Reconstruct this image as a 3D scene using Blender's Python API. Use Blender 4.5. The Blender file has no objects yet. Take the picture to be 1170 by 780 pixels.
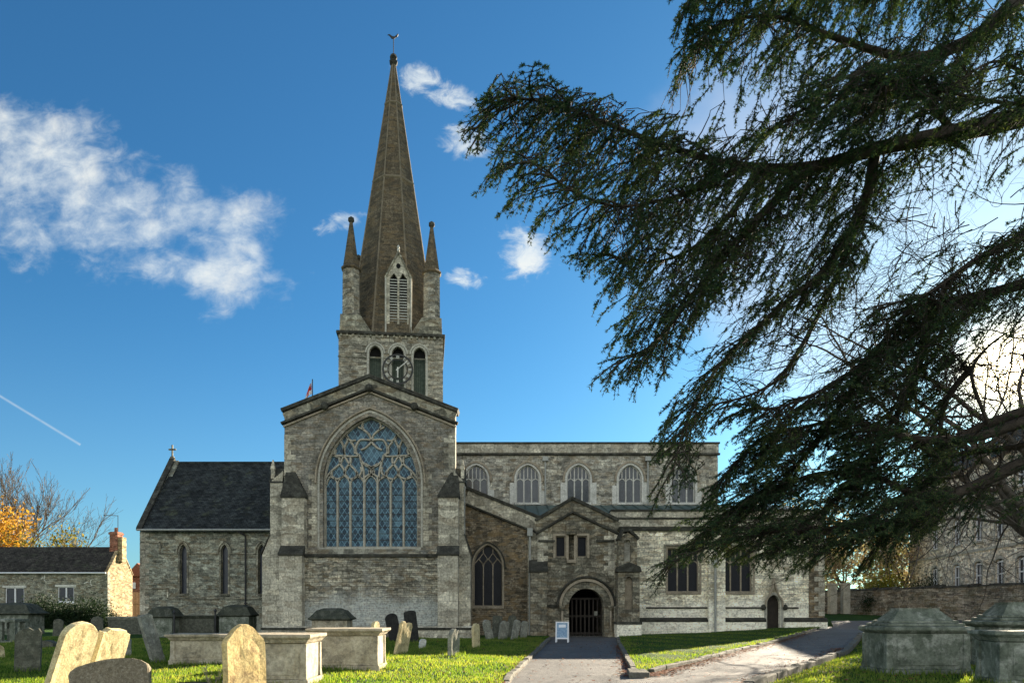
import bpy, bmesh, math, random
import numpy as np
from mathutils import Vector, Matrix, geometry
R = math.radians
random.seed(7); rng = np.random.default_rng(11)
sc = bpy.context.scene
col = sc.collection

# ------------------------------------------------------------------ survey
# camera stands at the origin, eye 1.6 m up, looking along +Y. The survey helpers
# turn a sighting (across, down) at a known distance Y into metres.
F, HZ, CX, EYE = 845.0, 696.0, 585.0, 1.6
def sx(px, Y): return (px - CX) * Y / F
def sz(py, Y): return EYE + (HZ - py) * Y / F

# ------------------------------------------------------------------ camera
cd = bpy.data.cameras.new('camera'); cam = bpy.data.objects.new('camera', cd); col.objects.link(cam)
cam.location = (0, 0, EYE); cam.rotation_euler = (R(90), 0, 0)
cd.sensor_width = 36; cd.lens = F / 1170 * 36; cd.shift_y = (HZ - 390) / 1170
cd.clip_end = 3000; cd.clip_start = 0.1
sc.camera = cam

# ------------------------------------------------------------------ light
SUN_AZ, SUN_EL = 36.0, 16.5
sd = Vector((math.sin(R(SUN_AZ)) * math.cos(R(SUN_EL)), math.cos(R(SUN_AZ)) * math.cos(R(SUN_EL)), math.sin(R(SUN_EL))))
ld = bpy.data.lights.new('sun', 'SUN'); ld.energy = 5.0; ld.angle = R(0.5); ld.color = (1.0, 0.86, 0.66)
sun = bpy.data.objects.new('sun', ld); col.objects.link(sun); sun.rotation_euler = sd.to_track_quat('Z', 'Y').to_euler()
sun.location = (30, 40, 40)
sc.view_settings.view_transform = 'Standard'; sc.view_settings.look = 'None'
sc.view_settings.exposure = 2.2; sc.view_settings.gamma = 1; sc.view_settings.use_curve_mapping = False

world = bpy.data.worlds.new('World'); sc.world = world; world.use_nodes = True
wn = world.node_tree; wn.nodes.clear()

class NT:
    """small helper to wire nodes"""
    def __init__(s, tree): s.t = tree
    def n(s, kind, **kw):
        nd = s.t.nodes.new(kind)
        for k, v in kw.items():
            if k.startswith('i_'):
                key = k[2:]; key = int(key) if key.isdigit() else key.replace('_', ' ')
                sock = nd.inputs[key]
                if hasattr(v, 'is_linked') or isinstance(v, bpy.types.NodeSocket): s.t.links.new(v, sock)
                else:
                    if sock.type == 'RGBA' and len(v) == 3: v = (*v, 1)
                    sock.default_value = v
            else: setattr(nd, k, v)
        return nd
    def math(s, op, a, b=None, c=None, clamp=False):
        nd = s.t.nodes.new('ShaderNodeMath'); nd.operation = op; nd.use_clamp = clamp
        for i, v in enumerate((a, b, c)):
            if v is None: continue
            if isinstance(v, bpy.types.NodeSocket): s.t.links.new(v, nd.inputs[i])
            else: nd.inputs[i].default_value = v
        return nd.outputs[0]
    def mix(s, fac, a, b, mode='MIX'):
        nd = s.t.nodes.new('ShaderNodeMix'); nd.data_type = 'RGBA'; nd.blend_type = mode
        for sock, v in ((nd.inputs[0], fac), (nd.inputs[6], a), (nd.inputs[7], b)):
            if isinstance(v, bpy.types.NodeSocket): s.t.links.new(v, sock)
            else:
                if sock.type == 'RGBA' and not isinstance(v, float): v = (*v, 1) if len(v) == 3 else v
                sock.default_value = v
        return nd.outputs[2]
    def ramp(s, fac, stops, interp='LINEAR'):
        nd = s.t.nodes.new('ShaderNodeValToRGB'); s.t.links.new(fac, nd.inputs[0])
        cr = nd.color_ramp; cr.interpolation = interp
        while len(cr.elements) < len(stops): cr.elements.new(0.5)
        for e, (p, c) in zip(cr.elements, stops):
            e.position = p; e.color = (c, c, c, 1) if not hasattr(c, '__len__') else (*c, 1)
        return nd.outputs[0]
    def smooth(s, v, a, b):
        nd = s.t.nodes.new('ShaderNodeMapRange'); nd.interpolation_type = 'SMOOTHSTEP'; s.t.links.new(v, nd.inputs[0])
        nd.inputs[1].default_value = a; nd.inputs[2].default_value = b
        return nd.outputs[0]
    def noise(s, vec, scale, detail=4, rough=.55, dist=0.0):
        nd = s.t.nodes.new('ShaderNodeTexNoise'); s.t.links.new(vec, nd.inputs['Vector'])
        nd.inputs['Scale'].default_value = scale; nd.inputs['Detail'].default_value = detail
        nd.inputs['Roughness'].default_value = rough; nd.inputs['Distortion'].default_value = dist
        return nd.outputs[0]
    def link(s, a, b): s.t.links.new(a, b)

def build_world():
    w = NT(wn)
    sky = w.n('ShaderNodeTexSky', sky_type='NISHITA', sun_disc=False, sun_elevation=R(SUN_EL), sun_rotation=R(SUN_AZ),
              altitude=60, air_density=1.0, dust_density=0.5, ozone_density=2.2)
    co = w.n('ShaderNodeTexCoord'); d = co.outputs['Generated']
    sep = w.n('ShaderNodeSeparateXYZ', i_0=d); X, Y, Z = sep.outputs
    # a deeper blue, as a polarised autumn sky shows it
    skyc = w.mix(1.0, sky.outputs[0], SKY_TINT, 'MULTIPLY')
    hs = w.n('ShaderNodeHueSaturation', i_Saturation=SKY_SAT, i_Color=skyc); skyc = hs.outputs[0]
    hz = w.math('MULTIPLY', w.math('POWER', w.math('SUBTRACT', 1.0, w.math('MULTIPLY', w.math('MAXIMUM', Z, 0.0), 2.6), clamp=True), 2.0), .30)
    skyc = w.mix(hz, skyc, (2.3, 3.1, 3.6))
    # clouds are placed by compass bearing and height: u = tan(bearing), v = tan(height)
    yy = w.math('MAXIMUM', Y, 0.05)
    u = w.math('DIVIDE', X, yy); v = w.math('DIVIDE', Z, yy)
    uv = w.n('ShaderNodeCombineXYZ', i_0=u, i_1=v).outputs[0]
    map1 = w.n('ShaderNodeMapping', i_Vector=uv, i_Scale=(1, 1.45, 1)); 
    map1.inputs['Rotation'].default_value = (0, 0, R(-22))
    n1 = w.noise(map1.outputs[0], 5.5, 8, .58, .3)
    n2 = w.noise(uv, 17, 6, .6, .2); n3 = w.noise(map1.outputs[0], 26, 7, .65, .6)
    def blob(cx, cy, rx, ry, rot=0.0):
        uu = w.math('SUBTRACT', u, (cx - CX) / F); vv = w.math('SUBTRACT', v, (HZ - cy) / F)
        c, s_ = math.cos(R(rot)), math.sin(R(rot))
        a = w.math('ADD', w.math('MULTIPLY', uu, c), w.math('MULTIPLY', vv, s_))
        b = w.math('SUBTRACT', w.math('MULTIPLY', vv, c), w.math('MULTIPLY', uu, s_))
        a = w.math('DIVIDE', a, rx / F); b = w.math('DIVIDE', b, ry / F)
        r = w.math('SQRT', w.math('ADD', w.math('MULTIPLY', a, a), w.math('MULTIPLY', b, b)))
        return w.math('SUBTRACT', 1.0, r)
    mixn = w.math('ADD', w.math('MULTIPLY', n1, .68), w.math('MULTIPLY', n2, .32))
    def cloud(blobs, gain, nz, lo, hi, amp):
        m = None
        for b in blobs:
            q = blob(*b); m = q if m is None else w.math('MAXIMUM', m, q)
        m = w.math('MULTIPLY', m, gain); m = w.math('MINIMUM', m, .42)
        t = w.math('ADD', m, w.math('MULTIPLY', w.math('SUBTRACT', nz, .5), amp))
        return w.smooth(t, lo, hi)
    big = cloud([(60, 232, 200, 88, -16), (242, 272, 105, 78, -35), (20, 160, 150, 55, -10), (190, 288, 115, 52, -20)], .8, w.math('ADD', w.math('MULTIPLY', mixn, .75), w.math('MULTIPLY', n3, .25)), .03, .85, 3.0)
    small = cloud([(598, 287, 46, 34, -30), (480, 92, 34, 20, -25), (520, 112, 48, 17, -15), (533, 160, 38, 26, -20),
                   (392, 254, 34, 14, 10), (534, 318, 28, 14, 0)], .75, w.math('ADD', w.math('MULTIPLY', n2, .35), w.math('MULTIPLY', n3, .65)), .05, .75, 2.6)
    veil = cloud([(1010, 250, 330, 260, 0)], 1.0, w.noise(uv, 5, 6, .6), -.05, .5, .8)
    cover = w.math('MAXIMUM', w.math('MULTIPLY', big, .82), w.math('MULTIPLY', small, .8))
    # thin vapour trail
    def seg(x0, y0, x1, y1, wd):
        ax, ay, bx, by = (x0 - CX) / F, (HZ - y0) / F, (x1 - CX) / F, (HZ - y1) / F
        L = math.hypot(bx - ax, by - ay); ux, uy = (bx - ax) / L, (by - ay) / L
        uu = w.math('SUBTRACT', u, ax); vv = w.math('SUBTRACT', v, ay)
        t = w.math('ADD', w.math('MULTIPLY', uu, ux), w.math('MULTIPLY', vv, uy))
        p = w.math('ABSOLUTE', w.math('SUBTRACT', w.math('MULTIPLY', uu, uy), w.math('MULTIPLY', vv, ux)))
        ins = w.math('MULTIPLY', w.math('GREATER_THAN', t, 0.0), w.math('LESS_THAN', t, L))
        return w.math('MULTIPLY', w.math('MULTIPLY', w.math('SUBTRACT', 1.0, w.math('DIVIDE', p, wd / F), clamp=True), ins), w.math('ADD', .25, n2))
    cover = w.math('MAXIMUM', cover, w.math('MULTIPLY', seg(-40, 428, 92, 508, 2.0), .45))
    cover = w.math('MULTIPLY', cover, w.math('GREATER_THAN', Y, 0.06))
    shade = w.ramp(w.math('ADD', w.math('MULTIPLY', n2, .5), w.math('MULTIPLY', n1, .5)), [(.38, (.66, .74, .84)), (.52, (.92, .96, .98)), (.62, (1.05, 1.03, .98))])
    cc = w.mix(1.0, shade, CLOUD, 'MULTIPLY')
    c = w.mix(cover, skyc, cc)
    veil = w.math('MULTIPLY', w.math('MULTIPLY', veil, VEIL), w.math('GREATER_THAN', Y, 0.06))
    c = w.mix(veil, c, VEILC)
    # cloud bank added unseen behind the viewer, as fill light on the shaded walls
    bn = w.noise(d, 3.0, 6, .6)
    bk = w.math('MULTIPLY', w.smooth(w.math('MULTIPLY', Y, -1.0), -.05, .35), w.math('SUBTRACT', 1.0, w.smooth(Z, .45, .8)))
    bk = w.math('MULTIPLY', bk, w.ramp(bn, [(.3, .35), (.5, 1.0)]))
    c = w.mix(bk, c, BACK_FILL)
    # aureole of the low sun
    dot = w.n('ShaderNodeVectorMath', operation='DOT_PRODUCT', i_0=d); dot.inputs[1].default_value = GLOW_DIR
    ang = w.math('ARCCOSINE', w.math('MINIMUM', dot.outputs['Value'], 1.0))
    g = w.math('POWER', w.math('SUBTRACT', 1.0, w.math('DIVIDE', ang, R(38)), clamp=True), 3.0)
    g2 = w.math('POWER', w.math('SUBTRACT', 1.0, w.math('DIVIDE', ang, R(5.0)), clamp=True), 3.2)
    gl = w.mix(1.0, (1.0, .80, .52), w.n('ShaderNodeCombineColor', i_0=g, i_1=g, i_2=g).outputs[0], 'MULTIPLY')
    gv = w.n('ShaderNodeVectorMath', operation='SCALE', i_0=gl); gv.inputs['Scale'].default_value = GLOW1
    g2c = w.n('ShaderNodeCombineColor', i_0=g2, i_1=w.math('MULTIPLY', g2, .78), i_2=w.math('MULTIPLY', g2, .42)).outputs[0]
    gv2 = w.n('ShaderNodeVectorMath', operation='SCALE', i_0=g2c); gv2.inputs['Scale'].default_value = GLOW2
    c = w.n('ShaderNodeVectorMath', operation='ADD', i_0=c, i_1=gv.outputs[0]).outputs[0]
    c = w.n('ShaderNodeVectorMath', operation='ADD', i_0=c, i_1=gv2.outputs[0]).outputs[0]
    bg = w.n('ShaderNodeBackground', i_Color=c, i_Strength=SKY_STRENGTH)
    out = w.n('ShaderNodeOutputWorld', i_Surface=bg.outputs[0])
SKY_TINT = (.17, .41, .55); SKY_SAT = 1.0; SKY_STRENGTH = 0.06
CLOUD = (3.7, 3.75, 3.6); VEIL = .45; VEILC = (2.9, 3.1, 3.5)
BACK_FILL = (5.6, 5.9, 5.9)
GLOW_DIR = tuple(Vector((sx(1152, 1), 1, (HZ - 425) / F)).normalized()); GLOW1 = 1.4; GLOW2 = 90.0
build_world()

# ------------------------------------------------------------------ materials
MATS = {}
def new_mat(name):
    m = bpy.data.materials.new(name); m.use_nodes = True; t = m.node_tree; t.nodes.clear()
    w = NT(t); out = w.n('ShaderNodeOutputMaterial'); b = w.n('ShaderNodeBsdfPrincipled'); w.link(b.outputs[0], out.inputs[0])
    MATS[name] = m
    return m, w, b
def wall_uv(w, warp=0.0, wscale=3.0):
    """masonry coordinates: run along the wall, height up the wall"""
    g = w.n('ShaderNodeNewGeometry'); p = g.outputs['Position']
    if warp:
        nz = w.n('ShaderNodeTexNoise'); nz.inputs['Scale'].default_value = wscale; nz.inputs['Detail'].default_value = 3; w.link(p, nz.inputs['Vector'])
        off = w.n('ShaderNodeVectorMath', operation='SUBTRACT', i_0=nz.outputs['Color']); off.inputs[1].default_value = (.5, .5, .5)
        sc_ = w.n('ShaderNodeVectorMath', operation='SCALE', i_0=off.outputs[0]); sc_.inputs['Scale'].default_value = warp
        pw = w.n('ShaderNodeVectorMath', operation='ADD', i_0=p, i_1=sc_.outputs[0]).outputs[0]
    else: pw = p
    s = w.n('ShaderNodeSeparateXYZ', i_0=pw); n = w.n('ShaderNodeSeparateXYZ', i_0=g.outputs['True Normal'])
    side = w.math('GREATER_THAN', w.math('ABSOLUTE', n.outputs[0]), w.math('ABSOLUTE', n.outputs[1]))
    u = w.math('ADD', w.math('MULTIPLY', s.outputs[1], side), w.math('MULTIPLY', s.outputs[0], w.math('SUBTRACT', 1.0, side)))
    uv = w.n('ShaderNodeCombineXYZ', i_0=u, i_1=s.outputs[2]).outputs[0]
    return p, uv, s.outputs[2]
def stone(name, c1, c2, mortar, bw=.42, bh=.16, warp=.07, stain=.5, pale=.3, msize=.012, dark=(.045, .045, .035), palec=(.5, .5, .44),
          bump=.5, green=0.0, lowpale=None, rough=.92, seed=0.0, ochre=.25, gain=1.0, vt=1.0):
    m, w, b = new_mat(name)
    p, uv, z = wall_uv(w, warp)
    ps = w.n('ShaderNodeVectorMath', operation='ADD', i_0=p); ps.inputs[1].default_value = (seed, seed * 1.7, seed * .6); ps = ps.outputs[0]
    br = w.n('ShaderNodeTexBrick', i_Vector=uv, i_Color1=c1, i_Color2=c2, i_Mortar=mortar, i_Scale=1.0)
    br.inputs['Mortar Size'].default_value = msize; br.inputs['Mortar Smooth'].default_value = .6
    br.inputs['Brick Width'].default_value = bw; br.inputs['Row Height'].default_value = bh; br.offset_frequency = 2; br.squash = .72; br.squash_frequency = 3
    # stretches rebuilt with larger stones
    b2 = w.n('ShaderNodeTexBrick', i_Vector=w.n('ShaderNodeMapping', i_Vector=uv, i_Location=(.13, .05, 0)).outputs[0], i_Color1=tuple(v * 1.12 for v in c1), i_Color2=c2, i_Mortar=mortar, i_Scale=1.0)
    b2.inputs['Mortar Size'].default_value = msize * 1.3; b2.inputs['Brick Width'].default_value = bw * 1.5; b2.inputs['Row Height'].default_value = bh * 1.75; b2.inputs['Mortar Smooth'].default_value = .6
    rebuilt = w.ramp(w.noise(ps, .32, 3, .5), [(.52, 0.0), (.545, 1.0)]); bcol = w.mix(rebuilt, br.outputs[0], b2.outputs[0])
    # per-stone tint from a voronoi stretched to the courses
    mp = w.n('ShaderNodeMapping', i_Vector=uv, i_Scale=(1 / bw * .9, 1 / bh * .9, 1))
    vo = w.n('ShaderNodeTexVoronoi', i_Vector=mp.outputs[0], i_Scale=1.0); vs = w.n('ShaderNodeSeparateColor', i_0=vo.outputs['Color'])
    tint = w.ramp(vs.outputs[0], [(0, 1 - .5 * vt), (.5, 1.0), (1, 1 + .7 * vt)])
    c = w.mix(1.0, bcol, tint, 'MULTIPLY')
    fine = w.noise(ps, 9, 8, .65)
    c = w.mix(1.0, c, w.ramp(fine, [(.3, .4), (.5, 1.0), (.72, 1.75)]), 'MULTIPLY')
    big = w.noise(ps, .55, 5, .6)
    c = w.mix(w.math('MULTIPLY', w.ramp(vs.outputs[1], [(.6, 0.0), (.8, 1.0)]), ochre), c, (.30, .21, .10))
    # soot and weather staining, running downwards
    mp2 = w.n('ShaderNodeMapping', i_Vector=ps, i_Scale=(1.1, 1.1, .28))
    st = w.noise(mp2.outputs[0], 1.3, 7, .65)
    f = w.math('MULTIPLY', w.ramp(st, [(.44, 0.0), (.66, 1.0)]), stain)
    c = w.mix(f, c, dark)
    pf = w.math('MULTIPLY', w.ramp(w.noise(ps, 1.1, 9, .72), [(.5, 0.0), (.68, 1.0)]), pale)
    if lowpale:
        lp = w.math('SUBTRACT', 1.0, w.smooth(w.math('ADD', z, w.math('MULTIPLY', w.math('SUBTRACT', big, .5), 2.0)), lowpale[0], lowpale[1]))
        pf = w.math('MAXIMUM', pf, w.math('MULTIPLY', lp, w.ramp(fine, [(.3, .15), (.6, .75)])))
    c = w.mix(pf, c, palec)
    if green:
        gf = w.math('MULTIPLY', w.ramp(w.noise(ps, .9, 6, .6), [(.5, 0.0), (.7, 1.0)]), green)
        c = w.mix(gf, c, (.07, .09, .035))
    c = w.mix(1.0, c, (gain * 1.07, gain * 1.01, gain * .94), 'MULTIPLY')
    w.link(c, b.inputs['Base Color']); b.inputs['Roughness'].default_value = rough
    b.inputs['Specular IOR Level'].default_value = .25
    hgt = w.math('ADD', w.math('MULTIPLY', br.outputs['Fac'], -1.0), w.math('MULTIPLY', w.math('ADD', fine, w.math('MULTIPLY', vs.outputs[2], .6)), 1.0))
    bp = w.n('ShaderNodeBump', i_Strength=bump, i_Distance=.035, i_Height=hgt); w.link(bp.outputs[0], b.inputs['Normal'])
    return m
def mottled(name, c1, c2, scale=6, c3=None, f3=.3, s3=2.0, bump=.4, dist=.01, rough=.9, spec=.25, metal=0.0, coord='pos', grain=1.0, bscale=None):
    m, w, b = new_mat(name)
    if coord == 'pos': p = w.n('ShaderNodeNewGeometry').outputs['Position']
    else: p = w.n('ShaderNodeTexCoord').outputs['Object']
    n = w.noise(p, scale, 8, .62)
    c = w.mix(w.ramp(n, [(.33, 0.0), (.67, 1.0)]), c1, c2)
    if c3: c = w.mix(w.math('MULTIPLY', w.ramp(w.noise(p, s3, 8, .7), [(.5, 0.0), (.62, 1.0)]), f3), c, c3)
    fine = w.noise(p, bscale or scale * 5, 6, .7)
    c = w.mix(grain, c, w.mix(1.0, c, w.ramp(fine, [(.3, .6), (.7, 1.35)]), 'MULTIPLY'))
    w.link(c, b.inputs['Base Color']); b.inputs['Roughness'].default_value = rough; b.inputs['Metallic'].default_value = metal
    b.inputs['Specular IOR Level'].default_value = spec
    bp = w.n('ShaderNodeBump', i_Strength=bump, i_Distance=dist, i_Height=w.math('ADD', n, fine)); w.link(bp.outputs[0], b.inputs['Normal'])
    return m

M = {}
M['rubble'] = stone('transept rubble', (.27, .26, .225), (.16, .16, .145), (.12, .115, .09), .36, .13, .09, .55, .35, lowpale=(1.9, 2.6), palec=(.42, .45, .43), vt=.6)
M['rubble_low'] = stone('lower rubble', (.32, .31, .25), (.17, .17, .14), (.07, .065, .05), .34, .12, .10, .5, .3, bump=.9, lowpale=(1.7, 2.7), palec=(.50, .56, .56), seed=3, gain=1.2)
M['ashlar'] = stone('weathered ashlar', (.42, .41, .34), (.28, .275, .23), (.13, .12, .09), .62, .30, .012, .45, .35, .008, palec=(.48, .48, .42), ochre=.15, gain=1.15, vt=.6)
M['ashlar_dark'] = stone('darkened ashlar', (.28, .28, .225), (.18, .18, .145), (.08, .08, .06), .6, .28, .012, .6, .2, .008)
M['chancel'] = stone('chancel rubble', (.27, .29, .24), (.20, .215, .18), (.13, .135, .11), .34, .13, .07, .35, .3, palec=(.40, .43, .38), seed=9, lowpale=(.3, 1.5))
M['nave'] = stone('clerestory rubble', (.36, .36, .31), (.20, .20, .175), (.14, .14, .12), .34, .14, .08, .4, .45, palec=(.44, .45, .42), seed=14, gain=1.15)
M['aisle'] = stone('aisle coursed stone', (.58, .56, .46), (.40, .39, .31), (.22, .21, .16), .45, .14, .04, .42, .5, palec=(.66, .67, .60), lowpale=(1.6, 2.4), seed=21, gain=1.6, vt=.9)
M['brown'] = stone('brown rubble', (.24, .21, .155), (.15, .13, .095), (.08, .068, .05), .3, .12, .09, .5, .15, palec=(.36, .33, .26), seed=27, bump=.8, ochre=.5)
M['porch'] = stone('porch stone', (.25, .24, .19), (.15, .145, .115), (.06, .055, .04), .42, .17, .05, .55, .25, palec=(.30, .32, .26), seed=31)
M['tower'] = stone('tower rubble', (.30, .295, .245), (.20, .195, .165), (.11, .105, .085), .42, .17, .05, .4, .3, seed=37)
M['spire'] = stone('spire ashlar', (.17, .145, .10), (.13, .11, .078), (.06, .05, .035), .42, .17, .01, .5, .12, .01, seed=41, ochre=.35, palec=(.25, .24, .19), gain=.72, vt=.5)
M['cottage'] = stone('cottage rubble', (.24, .25, .21), (.17, .18, .15), (.11, .11, .09), .34, .13, .07, .3, .2, seed=51)
M['gable'] = stone('cottage gable stone', (.42, .34, .20), (.34, .27, .16), (.24, .19, .12), .36, .14, .06, .15, .25, seed=53, palec=(.5, .45, .32), gain=.72)
M['house'] = stone('house stone', (.30, .285, .25), (.22, .21, .18), (.13, .11, .085), .38, .15, .06, .3, .3, seed=57, gain=2.3)
M['bwall'] = stone('boundary wall stone', (.25, .25, .23), (.155, .155, .14), (.08, .075, .055), .32, .13, .1, .5, .35, seed=61, green=.4, bump=.9)
M['trim'] = mottled('light stone dressing', (.36, .34, .28), (.50, .48, .40), 3, (.10, .10, .08), .35, 1.4)
M['trim_warm'] = mottled('warm stone moulding', (.30, .25, .18), (.40, .34, .25), 4, (.10, .09, .06), .45, 1.5)
M['white_trim'] = mottled('repaired pale stone', (.55, .54, .48), (.68, .67, .60), 3, (.25, .24, .2), .4, 1.7)
M['black_stone'] = mottled('blackened mossy stone', (.024, .024, .019), (.065, .062, .048), 3, (.20, .20, .16), .3, 2.2, bump=.8, dist=.03)
M['black_iron'] = mottled('blackened iron', (.03, .03, .03), (.05, .05, .045), 8, rough=.6)
M['lead'] = mottled('green lead', (.05, .085, .075), (.09, .14, .12), 2, (.16, .2, .17), .3, 1.2, rough=.55, spec=.5)
M['oak'] = mottled('dark oak', (.018, .014, .010), (.035, .026, .018), 5, rough=.6)
M['iron_pipe'] = mottled('grey downpipe', (.30, .31, .28), (.40, .40, .36), 4, rough=.5)
M['pipe_black'] = mottled('black pipe paint', (.03, .03, .03), (.05, .05, .05), 4, rough=.5)
M['louvre'] = mottled('weathered louvres', (.36, .36, .31), (.5, .5, .44), 4, (.1, .1, .08), .4)
M['board'] = mottled('green shutter boards', (.05, .065, .05), (.09, .11, .085), 5)
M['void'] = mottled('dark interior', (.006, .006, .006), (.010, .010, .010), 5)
M['upvc'] = mottled('white window paint', (.72, .73, .74), (.8, .8, .8), 3, grain=.2, rough=.4)
M['brick_red'] = stone('chimney brick', (.27, .085, .045), (.20, .065, .035), (.3, .25, .2), .22, .075, .0, .2, .1, .01, ochre=.0)
M['tile_red'] = mottled('red roof tiles', (.22, .08, .045), (.30, .11, .06), 4)
def lattice_glass(name, dark, light, sx_=9.0, sz_=6.0, rot=45, width=.14, cell=.55, rough=.12, lead=.75):
    m, w, b = new_mat(name)
    p, uv, z = wall_uv(w)
    mp = w.n('ShaderNodeMapping', i_Vector=uv, i_Scale=(sx_, sz_, 1))
    sp = w.n('ShaderNodeSeparateXYZ', i_0=mp.outputs[0])
    if rot:
        a = w.math('ADD', sp.outputs[0], sp.outputs[1]); bq = w.math('SUBTRACT', sp.outputs[0], sp.outputs[1])
    else: a, bq = sp.outputs[0], sp.outputs[1]
    la = w.math('ABSOLUTE', w.math('SUBTRACT', w.math('FRACT', a), .5)); lb = w.math('ABSOLUTE', w.math('SUBTRACT', w.math('FRACT', bq), .5))
    ln = w.math('GREATER_THAN', w.math('MAXIMUM', la, lb), .5 - width)
    ci = w.n('ShaderNodeCombineXYZ', i_0=w.math('FLOOR', a), i_1=w.math('FLOOR', bq))
    wn_ = w.n('ShaderNodeTexWhiteNoise', i_Vector=ci.outputs[0])
    cellc = w.mix(w.math('MULTIPLY', w.math('POWER', wn_.outputs[0], 1.6), cell), dark, light)
    nz = w.noise(p, 2.2, 5, .7); cellc = w.mix(w.ramp(nz, [(.4, 0.0), (.62, .85)]), cellc, dark)
    c = w.mix(w.math('MULTIPLY', ln, w.ramp(w.noise(p, 5, 4, .7), [(.35, .25), (.6, 1.0)])), cellc, tuple(v * lead for v in light))
    w.link(c, b.inputs['Base Color']); b.inputs['Roughness'].default_value = rough; b.inputs['Specular IOR Level'].default_value = .6
    # each quarry sits at its own slight tilt
    bp = w.n('ShaderNodeBump', i_Strength=.35, i_Distance=.02, i_Height=w.math('ADD', wn_.outputs[0], nz)); w.link(bp.outputs[0], b.inputs['Normal'])
    return m
M['glass_big'] = lattice_glass('leaded quarry glass', (.008, .034, .060), (.12, .235, .30), 3.3, 2.1, 45, .075, .9, .3, 1.25)
[n for n in M['glass_big'].node_tree.nodes if n.type == 'BSDF_PRINCIPLED'][0].inputs['Specular IOR Level'].default_value = .25
M['glass_lead'] = lattice_glass('leaded clear glass', (.02, .03, .04), (.09, .11, .12), 8, 6, 45, .08, .3)
M['glass_navy'] = lattice_glass('navy leaded glass', (.006, .010, .022), (.03, .04, .06), 7, 5, 45, .08, .3, .3)
M['tracery'] = mottled('pale tracery stone', (.36, .33, .26), (.50, .46, .37), 4, (.16, .15, .11), .4, 2.5)
M['glass_dark'] = lattice_glass('dark leaded glass', (.006, .007, .011), (.022, .025, .035), 9, 7, 45, .07, .3, .35)
[n for n in M['glass_dark'].node_tree.nodes if n.type == 'BSDF_PRINCIPLED'][0].inputs['Specular IOR Level'].default_value = .2
def clear_glass(name, c=(.03, .035, .045)):
    m, w, b = new_mat(name); b.inputs['Base Color'].default_value = (*c, 1); b.inputs['Roughness'].default_value = .05
    b.inputs['Specular IOR Level'].default_value = .25
    return m
M['pane'] = clear_glass('window glass')
def tile_mat(name, c1, c2, bw=.26, bh=.16):
    m, w, b = new_mat(name)
    g = w.n('ShaderNodeNewGeometry'); s = w.n('ShaderNodeSeparateXYZ', i_0=g.outputs['Position'])
    uv = w.n('ShaderNodeCombineXYZ', i_0=s.outputs[0], i_1=w.math('MULTIPLY', s.outputs[2], 1.3)).outputs[0]
    br = w.n('ShaderNodeTexBrick', i_Vector=uv, i_Color1=c1, i_Color2=c2, i_Mortar=tuple(x * .3 for x in c1), i_Scale=1.0)
    br.inputs['Brick Width'].default_value = bw; br.inputs['Row Height'].default_value = bh; br.inputs['Mortar Size'].default_value = .012
    n = w.noise(g.outputs['Position'], 1.5, 8, .7)
    c = w.mix(1.0, br.outputs[0], w.ramp(n, [(.3, .5), (.7, 1.9)]), 'MULTIPLY')
    c = w.mix(w.math('MULTIPLY', w.ramp(w.noise(g.outputs['Position'], .9, 8, .75), [(.54, 0.0), (.64, 1.0)]), .7), c, (.055, .06, .035))
    vo = w.n('ShaderNodeTexVoronoi', i_Vector=w.n('ShaderNodeMapping', i_Vector=uv, i_Scale=(3.6, 6, 1)).outputs[0], i_Scale=1.0); c = w.mix(1.0, c, w.ramp(w.n('ShaderNodeSeparateColor', i_0=vo.outputs['Color']).outputs[0], [(0, .6), (1, 1.6)]), 'MULTIPLY')
    w.link(c, b.inputs['Base Color']); b.inputs['Roughness'].default_value = .85; b.inputs['Specular IOR Level'].default_value = .2
    bp = w.n('ShaderNodeBump', i_Strength=.7, i_Distance=.03, i_Height=w.math('SUBTRACT', n, br.outputs['Fac'])); w.link(bp.outputs[0], b.inputs['Normal'])
    return m
M['slate'] = tile_mat('dark roof tiles', (.020, .024, .024), (.034, .038, .036))
M['slate_brown'] = tile_mat('brown roof tiles', (.030, .027, .022), (.048, .042, .034))
# gravestones (each in object space so that copies differ)
M['gs_ochre'] = mottled('ochre lichened headstone', (.58, .41, .17), (.74, .57, .28), 5, (.20, .125, .06), .75, 3.2, coord='pos', bump=.7, dist=.012)
M['gs_pale'] = mottled('pale lichened headstone', (.52, .42, .22), (.66, .56, .32), 6, (.26, .19, .09), .7, 3.5, bump=.7, dist=.012)
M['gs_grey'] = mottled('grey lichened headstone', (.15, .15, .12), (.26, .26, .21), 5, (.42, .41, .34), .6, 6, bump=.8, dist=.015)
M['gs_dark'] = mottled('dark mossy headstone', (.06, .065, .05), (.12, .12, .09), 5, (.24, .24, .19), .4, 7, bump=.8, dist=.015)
M['gs_black'] = mottled('blackened headstone', (.02, .02, .02), (.045, .045, .04), 5, bump=.6)
M['tomb'] = mottled('chest tomb limestone', (.30, .26, .18), (.50, .45, .34), 2.6, (.11, .10, .075), .6, 2.2, bump=.8, dist=.02)
M['tomb_top'] = mottled('worn tomb slab', (.28, .235, .16), (.48, .42, .31), 3.5, (.15, .14, .11), .5, 5, bump=.8, dist=.015)
M['tomb_green'] = mottled('algae greened tomb', (.07, .085, .06), (.21, .23, .18), 2.4, (.42, .43, .37), .6, 2.6, bump=.9, dist=.02)
M['tomb_dark'] = mottled('mossy tomb lid', (.035, .04, .03), (.075, .08, .055), 3, (.2, .2, .16), .3, 4, bump=.9, dist=.02)
M['rock'] = mottled('speckled rough stone', (.16, .13, .085), (.30, .25, .17), 14, (.45, .4, .3), .5, 20, bump=1.0, dist=.02)

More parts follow.
